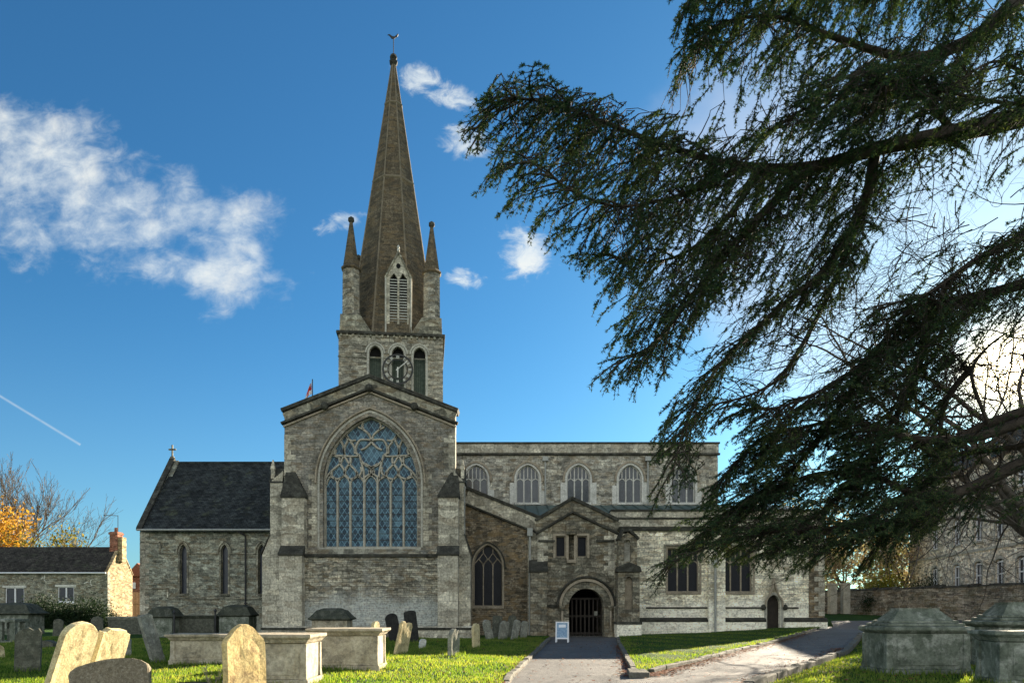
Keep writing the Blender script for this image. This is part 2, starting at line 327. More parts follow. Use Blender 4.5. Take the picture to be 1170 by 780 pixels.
# ------------------------------------------------------------------ mesh helpers
class MB:
    def __init__(s): s.v = []; s.f = []
    def add(s, vs, fs):
        n = len(s.v); s.v += [tuple(v) for v in vs]; s.f += [[i + n for i in f] for f in fs]; return s
    def box(s, x0, x1, y0, y1, z0, z1):
        return s.add([(x0, y0, z0), (x1, y0, z0), (x1, y1, z0), (x0, y1, z0), (x0, y0, z1), (x1, y0, z1), (x1, y1, z1), (x0, y1, z1)],
                     [(0, 3, 2, 1), (4, 5, 6, 7), (0, 1, 5, 4), (1, 2, 6, 5), (2, 3, 7, 6), (3, 0, 4, 7)])
    def prism(s, poly, a, b, fn, holes=()):
        loops = [list(poly)] + [list(h) for h in holes]
        flat = [p for l in loops for p in l]; n = len(flat)
        tris = geometry.tessellate_polygon([[Vector((p[0], p[1], 0)) for p in l] for l in loops])
        vs = [fn(p[0], p[1], a) for p in flat] + [fn(p[0], p[1], b) for p in flat]
        fs = [tuple(t) for t in tris] + [tuple(i + n for i in reversed(t)) for t in tris]
        o = 0
        for l in loops:
            k = len(l)
            for i in range(k):
                j = (i + 1) % k; fs.append((o + i, o + j, o + j + n, o + i + n))
            o += k
        return s.add(vs, fs)
    def xz(s, poly, y0, y1, holes=()): return s.prism(poly, y0, y1, lambda u, v, t: (u, t, v), holes)
    def yz(s, poly, x0, x1, holes=()): return s.prism(poly, x0, x1, lambda u, v, t: (t, u, v), holes)
    def xy(s, poly, z0, z1, holes=()): return s.prism(poly, z0, z1, lambda u, v, t: (u, v, t), holes)
    def bar(s, path, w, y0, y1, closed=False, prof=None):
        """moulding of width w following a path in the X-Z plane, from depth y0 to y1; prof narrows its front (chamfer)"""
        P = [Vector(p) for p in path]; n = len(P); nr = []
        for i in range(n):
            a = P[i - 1] if (i > 0 or closed) else P[i]; b = P[(i + 1) % n] if (i < n - 1 or closed) else P[i]
            d1 = (P[i] - a); d2 = (b - P[i])
            d1 = d1.normalized() if d1.length > 1e-9 else d2.normalized(); d2 = d2.normalized() if d2.length > 1e-9 else d1
            t = (d1 + d2); t = t.normalized() if t.length > 1e-6 else d1
            c = max(.35, t.dot(d1)); nr.append(Vector((-t.y, t.x)) / c)
        hw = w / 2; fw = hw * (prof if prof else 1.0); vs = []
        for p, q in zip(P, nr):
            vs += [(p.x + q.x * hw, y1, p.y + q.y * hw), (p.x + q.x * fw, y0, p.y + q.y * fw), (p.x - q.x * fw, y0, p.y - q.y * fw), (p.x - q.x * hw, y1, p.y - q.y * hw)]
        fs = []
        for i in range(n if closed else n - 1):
            j = (i + 1) % n
            for k in range(4): fs.append((i * 4 + k, i * 4 + (k + 1) % 4, j * 4 + (k + 1) % 4, j * 4 + k))
        if not closed: fs += [(0, 1, 2, 3), ((n - 1) * 4 + 3, (n - 1) * 4 + 2, (n - 1) * 4 + 1, (n - 1) * 4)]
        return s.add(vs, fs)
    def tube(s, path, radii, n=8, cap=True):
        P = [Vector(p) for p in path]; m = len(P)
        if not hasattr(radii, '__len__'): radii = [radii] * m
        vs = []; up = Vector((0, 0, 1))
        for i in range(m):
            d = (P[min(i + 1, m - 1)] - P[max(i - 1, 0)]).normalized()
            a = d.cross(up); a = a.normalized() if a.length > 1e-3 else Vector((1, 0, 0)); b = a.cross(d).normalized()
            for k in range(n):
                t = 2 * math.pi * k / n; vs.append(P[i] + (a * math.cos(t) + b * math.sin(t)) * radii[i])
        fs = [(i * n + k, i * n + (k + 1) % n, (i + 1) * n + (k + 1) % n, (i + 1) * n + k) for i in range(m - 1) for k in range(n)]
        if cap: fs += [tuple(range(n))[::-1], tuple(range((m - 1) * n, m * n))]
        return s.add(vs, fs)
    def rings(s, c, prof, n=8, rot=0.0, cap=True):
        """stack of n-gon rings: prof = [(radius, z), ...] about centre c=(x,y)"""
        vs = []
        for r, z in prof:
            for k in range(n):
                t = 2 * math.pi * (k + .5) / n + rot; vs.append((c[0] + r * math.cos(t), c[1] + r * math.sin(t), z))
        m = len(prof); fs = [(i * n + k, i * n + (k + 1) % n, (i + 1) * n + (k + 1) % n, (i + 1) * n + k) for i in range(m - 1) for k in range(n)]
        if cap: fs += [tuple(range(n))[::-1], tuple(range((m - 1) * n, m * n))]
        return s.add(vs, fs)
    def build(s, name, mat=None, parent=None, smooth=False, bevel=0, loc=None, fix=True, **props):
        me = bpy.data.meshes.new(name); me.from_pydata(s.v, [], s.f)
        if fix:
            bm = bmesh.new(); bm.from_mesh(me); bmesh.ops.recalc_face_normals(bm, faces=bm.faces); bm.to_mesh(me); bm.free()
        if smooth: me.polygons.foreach_set('use_smooth', [True] * len(me.polygons))
        o = bpy.data.objects.new(name, me); col.objects.link(o)
        if mat: me.materials.append(M[mat] if isinstance(mat, str) else mat)
        if parent: o.parent = parent
        if loc: o.location = loc
        if bevel:
            bv = o.modifiers.new('edge', 'BEVEL'); bv.width = bevel; bv.segments = 2; bv.limit_method = 'ANGLE'; bv.angle_limit = R(35)
        for k, v in props.items(): o[k] = v
        return o
def thing(name, label, cat, loc=(0, 0, 0), rz=0.0, group=None):
    o = bpy.data.objects.new(name, None); col.objects.link(o); o.location = loc; o.rotation_euler = (0, 0, rz)
    o.empty_display_size = .3; o['label'] = label; o['category'] = cat
    if group: o['group'] = group
    return o
def tag(o, label, cat, group=None):
    o['label'] = label; o['category'] = cat
    if group: o['group'] = group
    return o
def arch(xc, a, zs, h, n=9):
    """pointed arch, left springing to right springing"""
    if h >= a:
        r = (a * a + h * h) / (2 * a); t1 = math.asin(min(1, h / r)); L = [(xc - a + r - r * math.cos(t1 * i / n), zs + r * math.sin(t1 * i / n)) for i in range(n + 1)]
    else:   # four-centred: quick quarter turn then a flat rise
        L = []
        for i in range(n + 1):
            t = i / n; x = 1 - t; L.append((xc - a * x, zs + h * (1 - x ** 2.2) ** .62 if x < 1 else zs))
        L[-1] = (xc, zs + h)
    return L + [(2 * xc - x, z) for x, z in reversed(L[:-1])]
def opening(xc, a, z0, zs, h, n=9): return [(xc - a, z0)] + arch(xc, a, zs, h, n) + [(xc + a, z0)]
def lerp(pts, y):
    if y <= pts[0][0]: return pts[0][1]
    for (a, va), (b, vb) in zip(pts, pts[1:]):
        if y <= b: return va + (vb - va) * (y - a) / (b - a)
    return pts[-1][1]
def sstep(a, b, x): t = min(1, max(0, (x - a) / (b - a))); return t * t * (3 - 2 * t)
# ================================================================== the lie of the land
XL = [(8, -.3), (17, 0.0), (39.8, 2.1), (46, 2.4)]                     # left edge of the path to the porch
XM1 = [(8, 1.6), (16, 2.5), (18, 2.95), (35, 5.0), (43, 6.1), (46, 6.3)]      # its right edge
XM2 = [(17.6, 3.0), (22, 5.4), (29.4, 9.2), (37, 13.8), (45, 19.0)]        # left edge of the side path
XR = [(8, 1.0), (16, 5.6), (25, 11.2), (42, 20.0), (46, 26)]               # right edge of the side path
def g(x, y):
    z = .45 * sstep(8, 20, x) * sstep(25, 45, y) + .95 * sstep(43, 60, y) * sstep(10, 26, x)
    return z
def sheet(name, rows, xa, xb, ncol, mat, dz, bank=None, rag=0.0):
    mb = MB(); n = ncol + 1
    for y in rows:
        a, b = xa(y), xb(y)
        for i in range(n):
            t = i / ncol; x = a + (b - a) * t
            z = g(x, y) + dz
            if bank: z += bank(x, y)
            if rag and i in (0, ncol): x += random.uniform(-rag, rag)
            mb.v.append((x, y, z))
    for r in range(len(rows) - 1):
        for i in range(ncol): mb.f.append((r * n + i, r * n + i + 1, (r + 1) * n + i + 1, (r + 1) * n + i))
    return mb.build(name, mat, smooth=True, fix=False, kind='structure')

def ground_mats():
    m, w, b = new_mat('lawn'); p = w.n('ShaderNodeNewGeometry').outputs['Position']
    c = w.mix(w.ramp(w.noise(p, 1.3, 6, .6), [(.35, 0.0), (.65, 1.0)]), (.026, .07, .014), (.05, .10, .020))
    c = w.mix(w.math('MULTIPLY', w.ramp(w.noise(p, 7, 6, .7), [(.55, 0.0), (.7, 1.0)]), .6), c, (.05, .045, .02))
    w.link(c, b.inputs['Base Color']); b.inputs['Roughness'].default_value = 1; b.inputs['Specular IOR Level'].default_value = .1
    bp = w.n('ShaderNodeBump', i_Strength=1.0, i_Distance=.06, i_Height=w.noise(p, 30, 4, .7)); w.link(bp.outputs[0], b.inputs['Normal'])
    M['lawn'] = m
    m, w, b = new_mat('tarmac'); p = w.n('ShaderNodeNewGeometry').outputs['Position']
    n1 = w.noise(p, .5, 6, .6); n2 = w.noise(p, 6, 8, .7); n3 = w.noise(p, 70, 3, .7)
    c = w.mix(w.ramp(n1, [(.35, 0.0), (.65, 1.0)]), (.085, .084, .082), (.14, .134, .125))
    c = w.mix(1.0, c, w.ramp(n2, [(.3, .7), (.7, 1.25)]), 'MULTIPLY'); c = w.mix(1.0, c, w.ramp(n3, [(.3, .65), (.7, 1.4)]), 'MULTIPLY')
    ck = w.n('ShaderNodeTexVoronoi', feature='DISTANCE_TO_EDGE', i_Scale=.55); wv_ = w.n('ShaderNodeVectorMath', operation='ADD', i_0=p); w.link(w.n('ShaderNodeVectorMath', operation='SCALE', i_0=w.n('ShaderNodeTexNoise', i_Vector=p, i_Scale=2.2).outputs['Color']).outputs[0], wv_.inputs[1]); w.link(wv_.outputs[0], ck.inputs['Vector'])
    c = w.mix(w.math('MULTIPLY', w.ramp(ck.outputs['Distance'], [(.004, 1.0), (.014, 0.0)]), w.ramp(n1, [(.4, .1), (.6, .8)])), c, (.03, .03, .027))
    # moss in the hollows
    c = w.mix(w.math('MULTIPLY', w.ramp(w.noise(p, 1.1, 7, .7), [(.58, 0.0), (.7, 1.0)]), .55), c, (.05, .07, .025))
    w.link(c, b.inputs['Base Color']); b.inputs['Roughness'].default_value = .75; b.inputs['Specular IOR Level'].default_value = .35
    bp = w.n('ShaderNodeBump', i_Strength=.8, i_Distance=.015, i_Height=w.math('ADD', n2, n3)); w.link(bp.outputs[0], b.inputs['Normal'])
    M['tarmac'] = m
ground_mats()
M['earth'] = mottled('bare earth', (.05, .042, .03), (.09, .075, .05), 3, (.05, .07, .03), .5, 2)
M['kerb'] = mottled('kerb stone', (.09, .085, .07), (.18, .17, .14), 5, (.08, .09, .05), .5, 4, bump=.9, dist=.02)

# far ground, one sheet out to the horizon (cut round the modelled churchyard only in height)
def far_ground():
    mb = MB(); xs = [-1500, -600, -250, -120] + list(range(-90, 91, 5)) + [120, 250, 600, 1500]
    ys = [-600, -200, -60, -20] + list(range(-10, 121, 5)) + [160, 250, 600, 2000]
    n = len(xs)
    for y in ys:
        for x in xs: mb.v.append((x, y, g(x, y) - .12 if y < 600 else g(x, y) - .12))
    for j in range(len(ys) - 1):
        for i in range(n - 1): mb.f.append((j * n + i, j * n + i + 1, (j + 1) * n + i + 1, (j + 1) * n + i))
    return mb.build('ground', 'lawn', smooth=True, fix=False, kind='structure')
far_ground()
rows = [8 + .5 * i for i in range(78)]
sheet('path', rows, lambda y: lerp(XL, y) - .1, lambda y: lerp(XR, y) + .15, 40, 'tarmac', 0)
# tarmac carrying on round the west end of the church
MB().add([(19.2, 44, g(19.2, 44) + .01), (27, 44, g(27, 44) + .01), (31, 51, g(31, 51) + .01), (22, 51, g(22, 51) + .01)], [(0, 1, 2, 3)]).build('side_path', 'tarmac', kind='structure')
def left_bank(x, y): return .05 * math.sin(x * .7) * math.sin(y * .5) + .02 * math.sin(x * 2.3 + y)
sheet('lawn', [6 + .5 * i for i in range(150)], lambda y: -60, lambda y: lerp(XL, y) - .12 if y < 46 else -3, 120, 'lawn', .07, left_bank, .02)
sheet('porch_lawn', [17.6 + .5 * i for i in range(56)], lambda y: lerp(XM1, y) + .1, lambda y: max(lerp(XM1, y) + .12, lerp(XM2, y) - .1), 30, 'lawn', .07,
      lambda x, y: .02 * math.sin(2 * x + y) + .06 * sstep(0, 1.0, min(x - lerp(XM1, y), lerp(XM2, y) - x)), .03)
def right_bank(x, y): return .22 * sstep(0.0, 1.3, x - lerp(XR, y)) * (1 - sstep(30, 42, y))
sheet('bank', [6 + .5 * i for i in range(76)], lambda y: lerp(XR, y) + .12, lambda y: 60, 110, 'lawn', .07, right_bank, .03)
def ground_z(x, y):
    if x < lerp(XL, y) - .1: return g(x, y) + .07 + left_bank(x, y)
    if y > 17.6 and lerp(XM1, y) + .1 < x < lerp(XM2, y) - .1: return g(x, y) + .1
    if x > lerp(XR, y) + .1 and y < 43: return g(x, y) + .07 + right_bank(x, y)
    return g(x, y)

# ================================================================== the church
church = thing('church', 'grey limestone parish church with tall spire, transept with big traceried window and round-arched porch', 'church', (-2, 46, 0))
church.location = (0, 0, 0)
def cp(mb, name, mat, **kw): return mb.build(name, mat, church, **kw)
TRACE = []
def window(xc, a, z0, zs, h, Y, glass, nl=3, wall=.6, mull=.09, style='perp', trim='trim', hood='black_stone', hoodw=.13, surround=.16, square=False):
    """window part (stone mullions and tracery) > pane, surround, hood_mould ; returns the opening outline for the wall"""
    yf = Y + wall * .45
    op = [(xc - a, z0), (xc - a, zs + h), (xc + a, zs + h), (xc + a, z0)] if square else opening(xc, a, z0, zs, h)
    t = MB(); lw = 2 * a / nl
    # top of the opening above x
    arc = op[1:-1]
    def top(x):
        if square: return zs + h
        for (x0, q0), (x1, q1) in zip(arc, arc[1:]):
            if x0 <= x <= x1 and x1 > x0: return q0 + (q1 - q0) * (x - x0) / (x1 - x0)
        return zs
    t.bar(op + [op[0]], mull * 1.3, yf - .03, yf + .12, prof=.6)
    heads = zs - (.15 if not square else -.0)
    if style == 'perp':
        hz = zs - a * .05 if not square else zs
        for i in range(1, nl):
            x = xc - a + lw * i; t.bar([(x, z0), (x, min(top(x), hz + (h * .2)) if not square else hz + h * .9)], mull, yf, yf + .12, prof=.6)
        for i in range(nl):
            c = xc - a + lw * (i + .5); t.bar(arch(c, lw / 2, hz - lw * .35, lw * .5, 5), mull * .75, yf + .01, yf + .11, prof=.6)
            tp = top(c)
            if tp > hz + lw * .35:
                t.bar([(c, hz + lw * .12), (c, tp)], mull * .7, yf + .01, yf + .11, prof=.6)
        for i in range(1, nl):
            x = xc - a + lw * i; z1 = hz + h * .2
            if top(x) > z1: t.bar([(x, z1 - .05), (x, top(x))], mull * .7, yf + .01, yf + .11, prof=.6)
    elif style == 'retic':
        for i in range(1, nl):
            x = xc - a + lw * i; t.bar([(x, z0), (x, zs - .05)], mull, yf, yf + .12, prof=.6)
        for i in range(nl):
            c = xc - a + lw * (i + .5)
            t.bar([(c - lw / 2, zs - .1), (c - lw * .42, zs + lw * .25), (c, zs + lw * .75), (c + lw * .42, zs + lw * .25), (c + lw / 2, zs - .1)], mull * .8, yf + .01, yf + .11, prof=.6)
        for i in range(1, nl):
            x = xc - a + lw * i; q = zs + lw * .75
            pts = [(x, zs + lw * .2), (x - lw * .45, q), (x, q + lw * .62), (x + lw * .45, q), (x, zs + lw * .2)]
            t.bar(pts, mull * .7, yf + .01, yf + .11, prof=.6)
            if q + lw * .62 < top(x): t.bar([(x, q + lw * .6), (x, top(x))], mull * .7, yf + .01, yf + .11)
    wd = t.build('window', trim, church)
    MB().xz(op, yf + .06, yf + .075).build('pane', glass, wd)
    if surround and not square:
        MB().bar([(xc - a - surround / 2 - .004, z0)] + arch(xc, a + surround / 2, zs, h + surround * .6) + [(xc + a + surround / 2 + .004, z0)], surround, Y - .035, Y + .05).build('surround', trim, wd)
    elif surround:
        s_ = surround / 2 + .004
        MB().bar([(xc - a - s_, z0), (xc - a - s_, zs + h + s_), (xc + a + s_, zs + h + s_), (xc + a + s_, z0)], surround, Y - .035, Y + .05).build('surround', trim, wd)
    if hood and not square:
        e = surround + hoodw / 2
        MB().bar([(xc - a - e - .12, zs - .12), (xc - a - e, zs - .12)] + arch(xc, a + e, zs, h + e) + [(xc + a + e, zs - .12), (xc + a + e + .12, zs - .12)], hoodw, Y - .12, Y + .05, prof=.7).build('hood_mould', hood, wd)
    elif hood:
        e = surround + hoodw / 2
        MB().bar([(xc - a - e, zs), (xc - a - e, zs + h + e), (xc + a + e, zs + h + e), (xc + a + e, zs)], hoodw, Y - .12, Y + .05, prof=.7).build('hood_mould', hood, wd)
    MB().box(xc - a - .1, xc + a + .1, Y - .08, yf + .1, z0 - .14, z0 + .0).build('sill', trim, wd)
    return op

# ---------------- transept (front face 41 m away)
Y = 41.0
tx0, tx1, txc = sx(325, Y), sx(520, Y), sx(422, Y)
zE0, zA = sz(470, Y), sz(430, Y)
a_big = (sx(477, Y) - sx(369, Y)) / 2; xb = sx(423, Y); zs_b = sz(550, Y); h_b = sz(475, Y) - zs_b; z0_b = sz(625, Y)
hole = opening(xb, a_big, z0_b, zs_b, h_b, 16)
cp(MB().xz([(tx0, -.3), (tx0, zE0), (txc, zA), (tx1, zE0), (tx1, -.3)], Y, Y + .8, [hole]), 'transept_wall', 'rubble')
zsw = sz(478, Y)
cp(MB().box(tx0, tx0 + .7, Y + .8, 54.5, -.3, zsw), 'transept_side_wall', 'rubble')
cp(MB().xy([(tx1 - .7, Y + .8), (tx1, Y + .8), (tx1 - 1.05, 54.0), (tx1 - 1.75, 54.0)], -.3, zsw), 'transept_side_wall', 'rubble')
# parapet band, copings and strings of the gable
def rake(py_end, py_apex, w, y0, y1, name, mat, x_ext=.0, prof=None, jog=True):
    e = [(tx0 - x_ext, sz(py_end, Y)), (txc, sz(py_apex, Y)), (tx1 + x_ext, sz(py_end, Y))]
    cp(MB().bar(e, w, y0, y1, prof=prof), name, mat, bevel=.02)
rake(469, 430, .26, Y - .16, Y + .9, 'coping', 'black_stone', .16, .8)
rake(476.5, 437.5, .46, Y - .05, Y + .1, 'parapet', 'ashlar_dark', .02)
rake(484, 444.5, .20, Y - .20, Y + .06, 'string_course', 'black_stone', .16, .6)
rake(487.5, 448, .13, Y - .10, Y + .06, 'string_course', 'trim_warm', .05, .7)
# carved bosses on the raking string
for bx in (372, 422.5, 474):
    zz = sz(444 + abs(bx - 422.5) * .405, Y)
    o = MB().rings((sx(bx, Y), Y - .22), [(.10, zz - .22), (.19, zz - .12), (.22, zz + .02), (.16, zz + .15), (.05, zz + .2)], 9); cp(o, 'boss', 'black_stone', smooth=True)
# roof behind the gable
zr = sz(437, Y); ze = sz(476, Y)
cp(MB().xz([(tx0 + .3, ze), (txc, zr), (tx1 - 1.2, ze), (tx1 - 1.2, ze - .3), (txc, zr - .3), (tx0 + .3, ze - .3)], Y + .8, 54.2), 'roof', 'lead')
cp(MB().box(tx0 - .03, tx0 + .45, Y + .8, 54, ze - .1, zE0 + .1), 'side_parapet', 'ashlar_dark')
cp(MB().xy([(tx1 - .45, Y + .8), (tx1 - .02, Y + .8), (tx1 - 1.05, 53.9), (tx1 - 1.5, 53.9)], ze - .1, zE0 - .1), 'side_parapet', 'ashlar_dark')

# great window: seven lights and flowing tracery; coordinates of the centre lines are
# given in sevenths of a light (u, from the middle) and light widths up from the springing
lw = 2 * a_big / 7
yg = Y + .34
def W_(px_, py_): return (sx(360 + px_ / 7.8, Y), sz(460 + py_ / 7.8, Y))
tr = MB()
xm = [85, 185, 300, 425, 545, 663, 780, 903]
mull_w = .16
for x in xm[1:-1]:
    tr.bar([W_(x, 1290), W_(x, 690 if x not in (425, 545) else 650)], mull_w, yg - .02, yg + .16, prof=.5)
def curve(pts, w=.15, n=6):
    P = [Vector(W_(*p)) for p in pts]; out = []
    for i in range(len(P) - 1):
        p0, p1, p2, p3 = P[max(i - 1, 0)], P[i], P[i + 1], P[min(i + 2, len(P) - 1)]
        for k in range(n):
            t = k / n; out.append(.5 * ((2 * p1) + (p2 - p0) * t + (2 * p0 - 5 * p1 + 4 * p2 - p3) * t * t + (3 * p1 - p0 - 3 * p2 + p3) * t ** 3))
    out.append(P[-1]); tr.bar([(q.x, q.y) for q in out], w, yg, yg + .15, prof=.5)
def mir(pts): return [(980 - x, y) for x, y in pts]
# light heads
for a_, b_ in zip(xm, xm[1:]):
    m_ = (a_ + b_) / 2; curve([(a_ + 4, 720), (a_ + 14, 680), (m_, 638), (b_ - 14, 680), (b_ - 4, 720)], .085, 4)
half = [
    [(425, 655), (418, 600), (400, 520), (380, 450)], [(380, 450), (350, 430), (352, 370), (385, 318), (440, 312), (487, 318)],
    [(380, 450), (350, 462), (290, 462), (225, 458), (140, 452)], [(487, 318), (470, 270), (420, 225), (370, 200)],
    [(420, 225), (405, 190), (415, 160)], [(395, 405), (440, 385), (490, 335)], [(350, 318), (300, 320), (262, 275)],
    [(245, 455), (245, 390), (275, 320), (262, 275)], [(340, 440), (335, 380), (300, 330)], [(245, 450), (235, 370), (205, 310)],
    [(240, 460), (205, 530), (130, 595), (80, 660)], [(200, 470), (210, 530), (245, 590), (240, 640), (190, 665)],
    [(250, 465), (290, 530), (345, 590), (370, 640), (415, 668)], [(300, 465), (300, 520), (262, 570), (250, 620), (290, 668)],
    [(130, 600), (135, 650), (190, 668)], [(360, 600), (352, 650), (300, 668)], [(380, 640), (400, 600), (395, 560)],
    [(140, 452), (160, 430), (165, 400)], [(105, 500), (130, 455), (190, 470)], [(490, 640), (470, 600), (480, 560), (430, 530)],
    [(395, 500), (440, 545), (487, 560)], [(425, 655), (470, 620), (475, 575)], [(487, 560), (487, 640)],
]
for c_ in half: curve(c_); curve(mir(c_))
tr.bar(hole + [hole[0]], .2, yg - .04, yg + .16, prof=.6)
for k in (760, 900, 1040, 1180): pass
gw = tr.build('great_window', 'tracery', church); gw['label'] = 'seven-light window with flowing tracery'
MB().xz(hole, yg + .13, yg + .15).build('pane', 'glass_big', gw)
bars = MB()
for zz in np.linspace(z0_b + .45, zs_b - .3, 9): bars.box(xb - a_big, xb + a_big, yg + .1, yg + .125, zz - .012, zz + .012)
bars.build('saddle_bar', 'black_iron', gw)
def surr(off, w, y0, y1, name, mat, prof=.6, low=None):
    a = a_big + off
    MB().bar([(xb - a, low if low is not None else z0_b)] + arch(xb, a, zs_b, h_b + off * 1.05, 16) + [(xb + a, low if low is not None else z0_b)], w, y0, y1, prof=prof).build(name, mat, gw)
surr(.08, .16, Y + .02, Y + .3, 'inner_moulding', 'trim_warm', .8)
surr(.24, .14, Y - .03, Y + .1, 'outer_moulding', 'trim', .8)
surr(.40, .13, Y - .13, Y + .05, 'hood_mould', 'trim_warm', .5, zs_b - .1)
MB().xz([(sx(365, Y), z0_b), (sx(481, Y), z0_b), (sx(481, Y), z0_b - .1), (sx(365, Y), z0_b - .1)], Y - .1, Y + .5).build('sill', 'trim', gw)
# quoin blocks up the jambs
q = [MB(), MB()]
for k in range(13):
    zq = z0_b + .05 + k * .31; e = .30 if k % 2 else .48
    q[0].box(xb - a_big - .32 - e, xb - a_big - .32, Y - .02, Y + .05, zq, zq + .285); q[1].box(xb + a_big + .32, xb + a_big + .32 + e, Y - .02, Y + .05, zq, zq + .285)
for q_ in q: q_.build('jamb_quoins', 'ashlar', gw, bevel=.008)

# lower stage, set forward
Yl = 40.55; zl = sz(634, Yl); zt = sz(627, Y)
cp(MB().yz([(Yl, -.3), (Yl, zl - .05), (Y - .003, zt), (Y - .003, -.3)], sx(341, Yl), sx(503, Yl)), 'lower_wall', 'rubble_low')
cp(MB().box(sx(341, Yl), sx(503, Yl), Yl - .10, Yl + .1, zl - .1, zl + .07), 'string_course', 'black_stone', bevel=.02)
cp(MB().yz([(Yl - .02, zl + .07), (Yl + .1, zl + .07), (Y - .006, zt + .1), (Y - .006, zt + .02)], sx(365, Y), sx(481, Y)), 'window_weathering', 'ashlar_dark')
# corner buttresses (front and side pairs), each with weathered offsets
def buttress(pxa, pxb, Yf, Yb, stages, mat='ashlar', cap='black_stone', side=0):
    """stages: (py_bottom_of_weathering, py_top_of_weathering, extra depth)"""
    mb = MB(); cb = MB(); xa, xb_ = sx(pxa, Yf), sx(pxb, Yf)
    prof = [(Yb, -.3), (Yf, -.3)]; y = Yf; caps = []
    for zb, zt_, step in stages:
        prof.append((y, zb)); prof.append((y + step, zt_ if not (side and zt_ - zb > .8) else zb + .05)); caps.append((y, zb, y + step, zt_)); y += step
    prof.append((Yb, prof[-1][1])) if prof[-1][0] < Yb else None
    o = mb.yz(prof, xa, xb_).build('buttress', mat, church, bevel=.012)
    for (ya, za, yb, zb) in caps:
        big = side and zb - za > .8; l0, r0 = xa - .06, xb_ + .06; l1, r1 = (l0 + (.7 if side > 0 else .12), r0 - (.7 if side < 0 else .12)) if big else (l0, r0)
        MB().add([(l0, ya - .07, za - .06), (r0, ya - .07, za - .06), (r0, ya - .07, za + .05), (l0, ya - .07, za + .05),
                  (l0, yb - .004, za - .06), (r0, yb - .004, za - .06), (r0, yb - .004, za + .12), (l0, yb - .004, za + .12), (l1, yb - .006, zb + .1), (r1, yb - .006, zb + .1)],
                 [(0, 1, 2, 3), (0, 4, 5, 1), (1, 5, 6, 2), (0, 3, 7, 4), (3, 2, 9, 8), (2, 6, 9), (3, 8, 7), (4, 7, 8, 9, 6, 5)]).build('weathering', cap, o, bevel=.012)
    return o
ZB = lambda py, Y_: sz(py, Y_)
buttress(319, 345, 40.0, 41.02, [(ZB(633, 40), ZB(625, 40.4), .42), (ZB(567, 40.4), ZB(541, 41), .58)], side=-1)
buttress(500, 523, 40.0, 41.02, [(ZB(633, 40), ZB(625, 40.4), .42), (ZB(567, 40.4), ZB(541, 41), .58)], side=1)
def side_buttress(x_in, x_out1, x_out2, py_top, mirror):
    mb = MB(); z1, z2, z3 = sz(634, 41.4), sz(612, 41.4), sz(552, 41.4)
    xo1, xo2, xi = sx(x_out1, 41.4), sx(x_out2, 41.4), sx(x_in, 41.4)
    o = mb.xz([(xi, -.3), (xo1, -.3), (xo1, z1), (xo2, z2), (xo2, z3), (xi, z3 + .6)], 40.9, 42.0).build('buttress', 'ashlar', church, bevel=.012)
    c = MB().xz([(xo1 + (-.06 if not mirror else .06), z1 - .04), (xo1 + (-.06 if not mirror else .06), z1 + .08), (xo2, z2 + .12), (xo2, z2)], 40.85, 42.06); c.build('weathering', 'black_stone', o, bevel=.01); c = MB()
    m_ = (xo2 + xi) / 2; sgn = -1 if not mirror else 1
    c.yz([(40.84, z3 - .05), (41.45, z3 + .85), (42.06, z3 - .05)], min(xo2 + sgn * .07, xi), max(xo2 + sgn * .07, xi))
    c.build('weathering', 'black_stone', o, bevel=.01)
    MB().rings((xo2 - sgn * .1, 41.1), [(.13, z3 + .1), (.13, z3 + .7), (.17, z3 + .74), (.04, z3 + 1.25)], 4).build('finial', 'ashlar', o)
side_buttress(326, 303, 312, 545, False)
side_buttress(519, 538, 531, 545, True)
# plinth
cp(MB().yz([(39.86, -.3), (39.86, sz(720, 39.86)), (40.02, sz(716, 39.86) + .04), (41, sz(716, 39.86) + .04), (41, -.3)], sx(302, 40) - .1, sx(540, 40) + .12), 'plinth', 'ashlar')
cp(MB().box(sx(302, 40) - .14, sx(540, 40) + .16, 39.80, 40.0, sz(719, 39.86), sz(716.5, 39.86)), 'plinth_moulding', 'black_stone', bevel=.02)

# ---------------- chancel to the left (front wall 50 m away)
Y = 50.0
cx0, cx1 = -25.15, -14.0; ze = sz(603, Y); zrdg = sz(529, 54.5)
holes = []
for pxc in (209.5, 256.5, 299): holes.append((sx(pxc, Y), .24, sz(678, Y), sz(630, Y), .5))
cp(MB().xz([(cx0, -.3), (cx0, ze), (cx1, ze), (cx1, -.3)], Y, Y + .7, [opening(*h) for h in holes]), 'chancel_wall', 'chancel')
for h in holes: window(*h, Y, 'glass_navy', nl=1, style='none', wall=.5, mull=.05, surround=.12, trim='ashlar_dark', hood='ashlar_dark', hoodw=.12)
cp(MB().yz([(Y + .7, -.3), (Y + .7, ze + .5), (54.5, zrdg + .2), (58.4, ze + .3), (58.4, -.3)], cx0, cx0 + .6), 'chancel_gable', 'chancel')
cp(MB().box(cx0, cx1, 58.4, 59, -.3, ze), 'chancel_rear_wall', 'chancel')
cp(MB().yz([(Y - .35, ze - .12), (54.5, zrdg), (59.35, ze - .12), (59.35, ze - .3), (54.5, zrdg - .22), (Y - .35, ze - .3)], cx0 + .3, cx1), 'chancel_roof', 'slate')
cp(MB().tube([(cx0 + .3, 54.5, zrdg + .03), (cx1, 54.5, zrdg + .03)], .1, 8), 'ridge_tiles', 'slate')
cp(MB().yz([(Y - .4, ze - .2), (Y - .4, ze), (54.5, zrdg + .42), (59.4, ze), (59.4, ze - .2), (54.5, zrdg + .18)], cx0 - .08, cx0 + .32), 'coping', 'black_stone', bevel=.02)
cp(MB().tube([(cx0, Y - .42, ze - .16), (cx1, Y - .42, ze - .16)], .07, 8), 'gutter', 'iron_pipe')
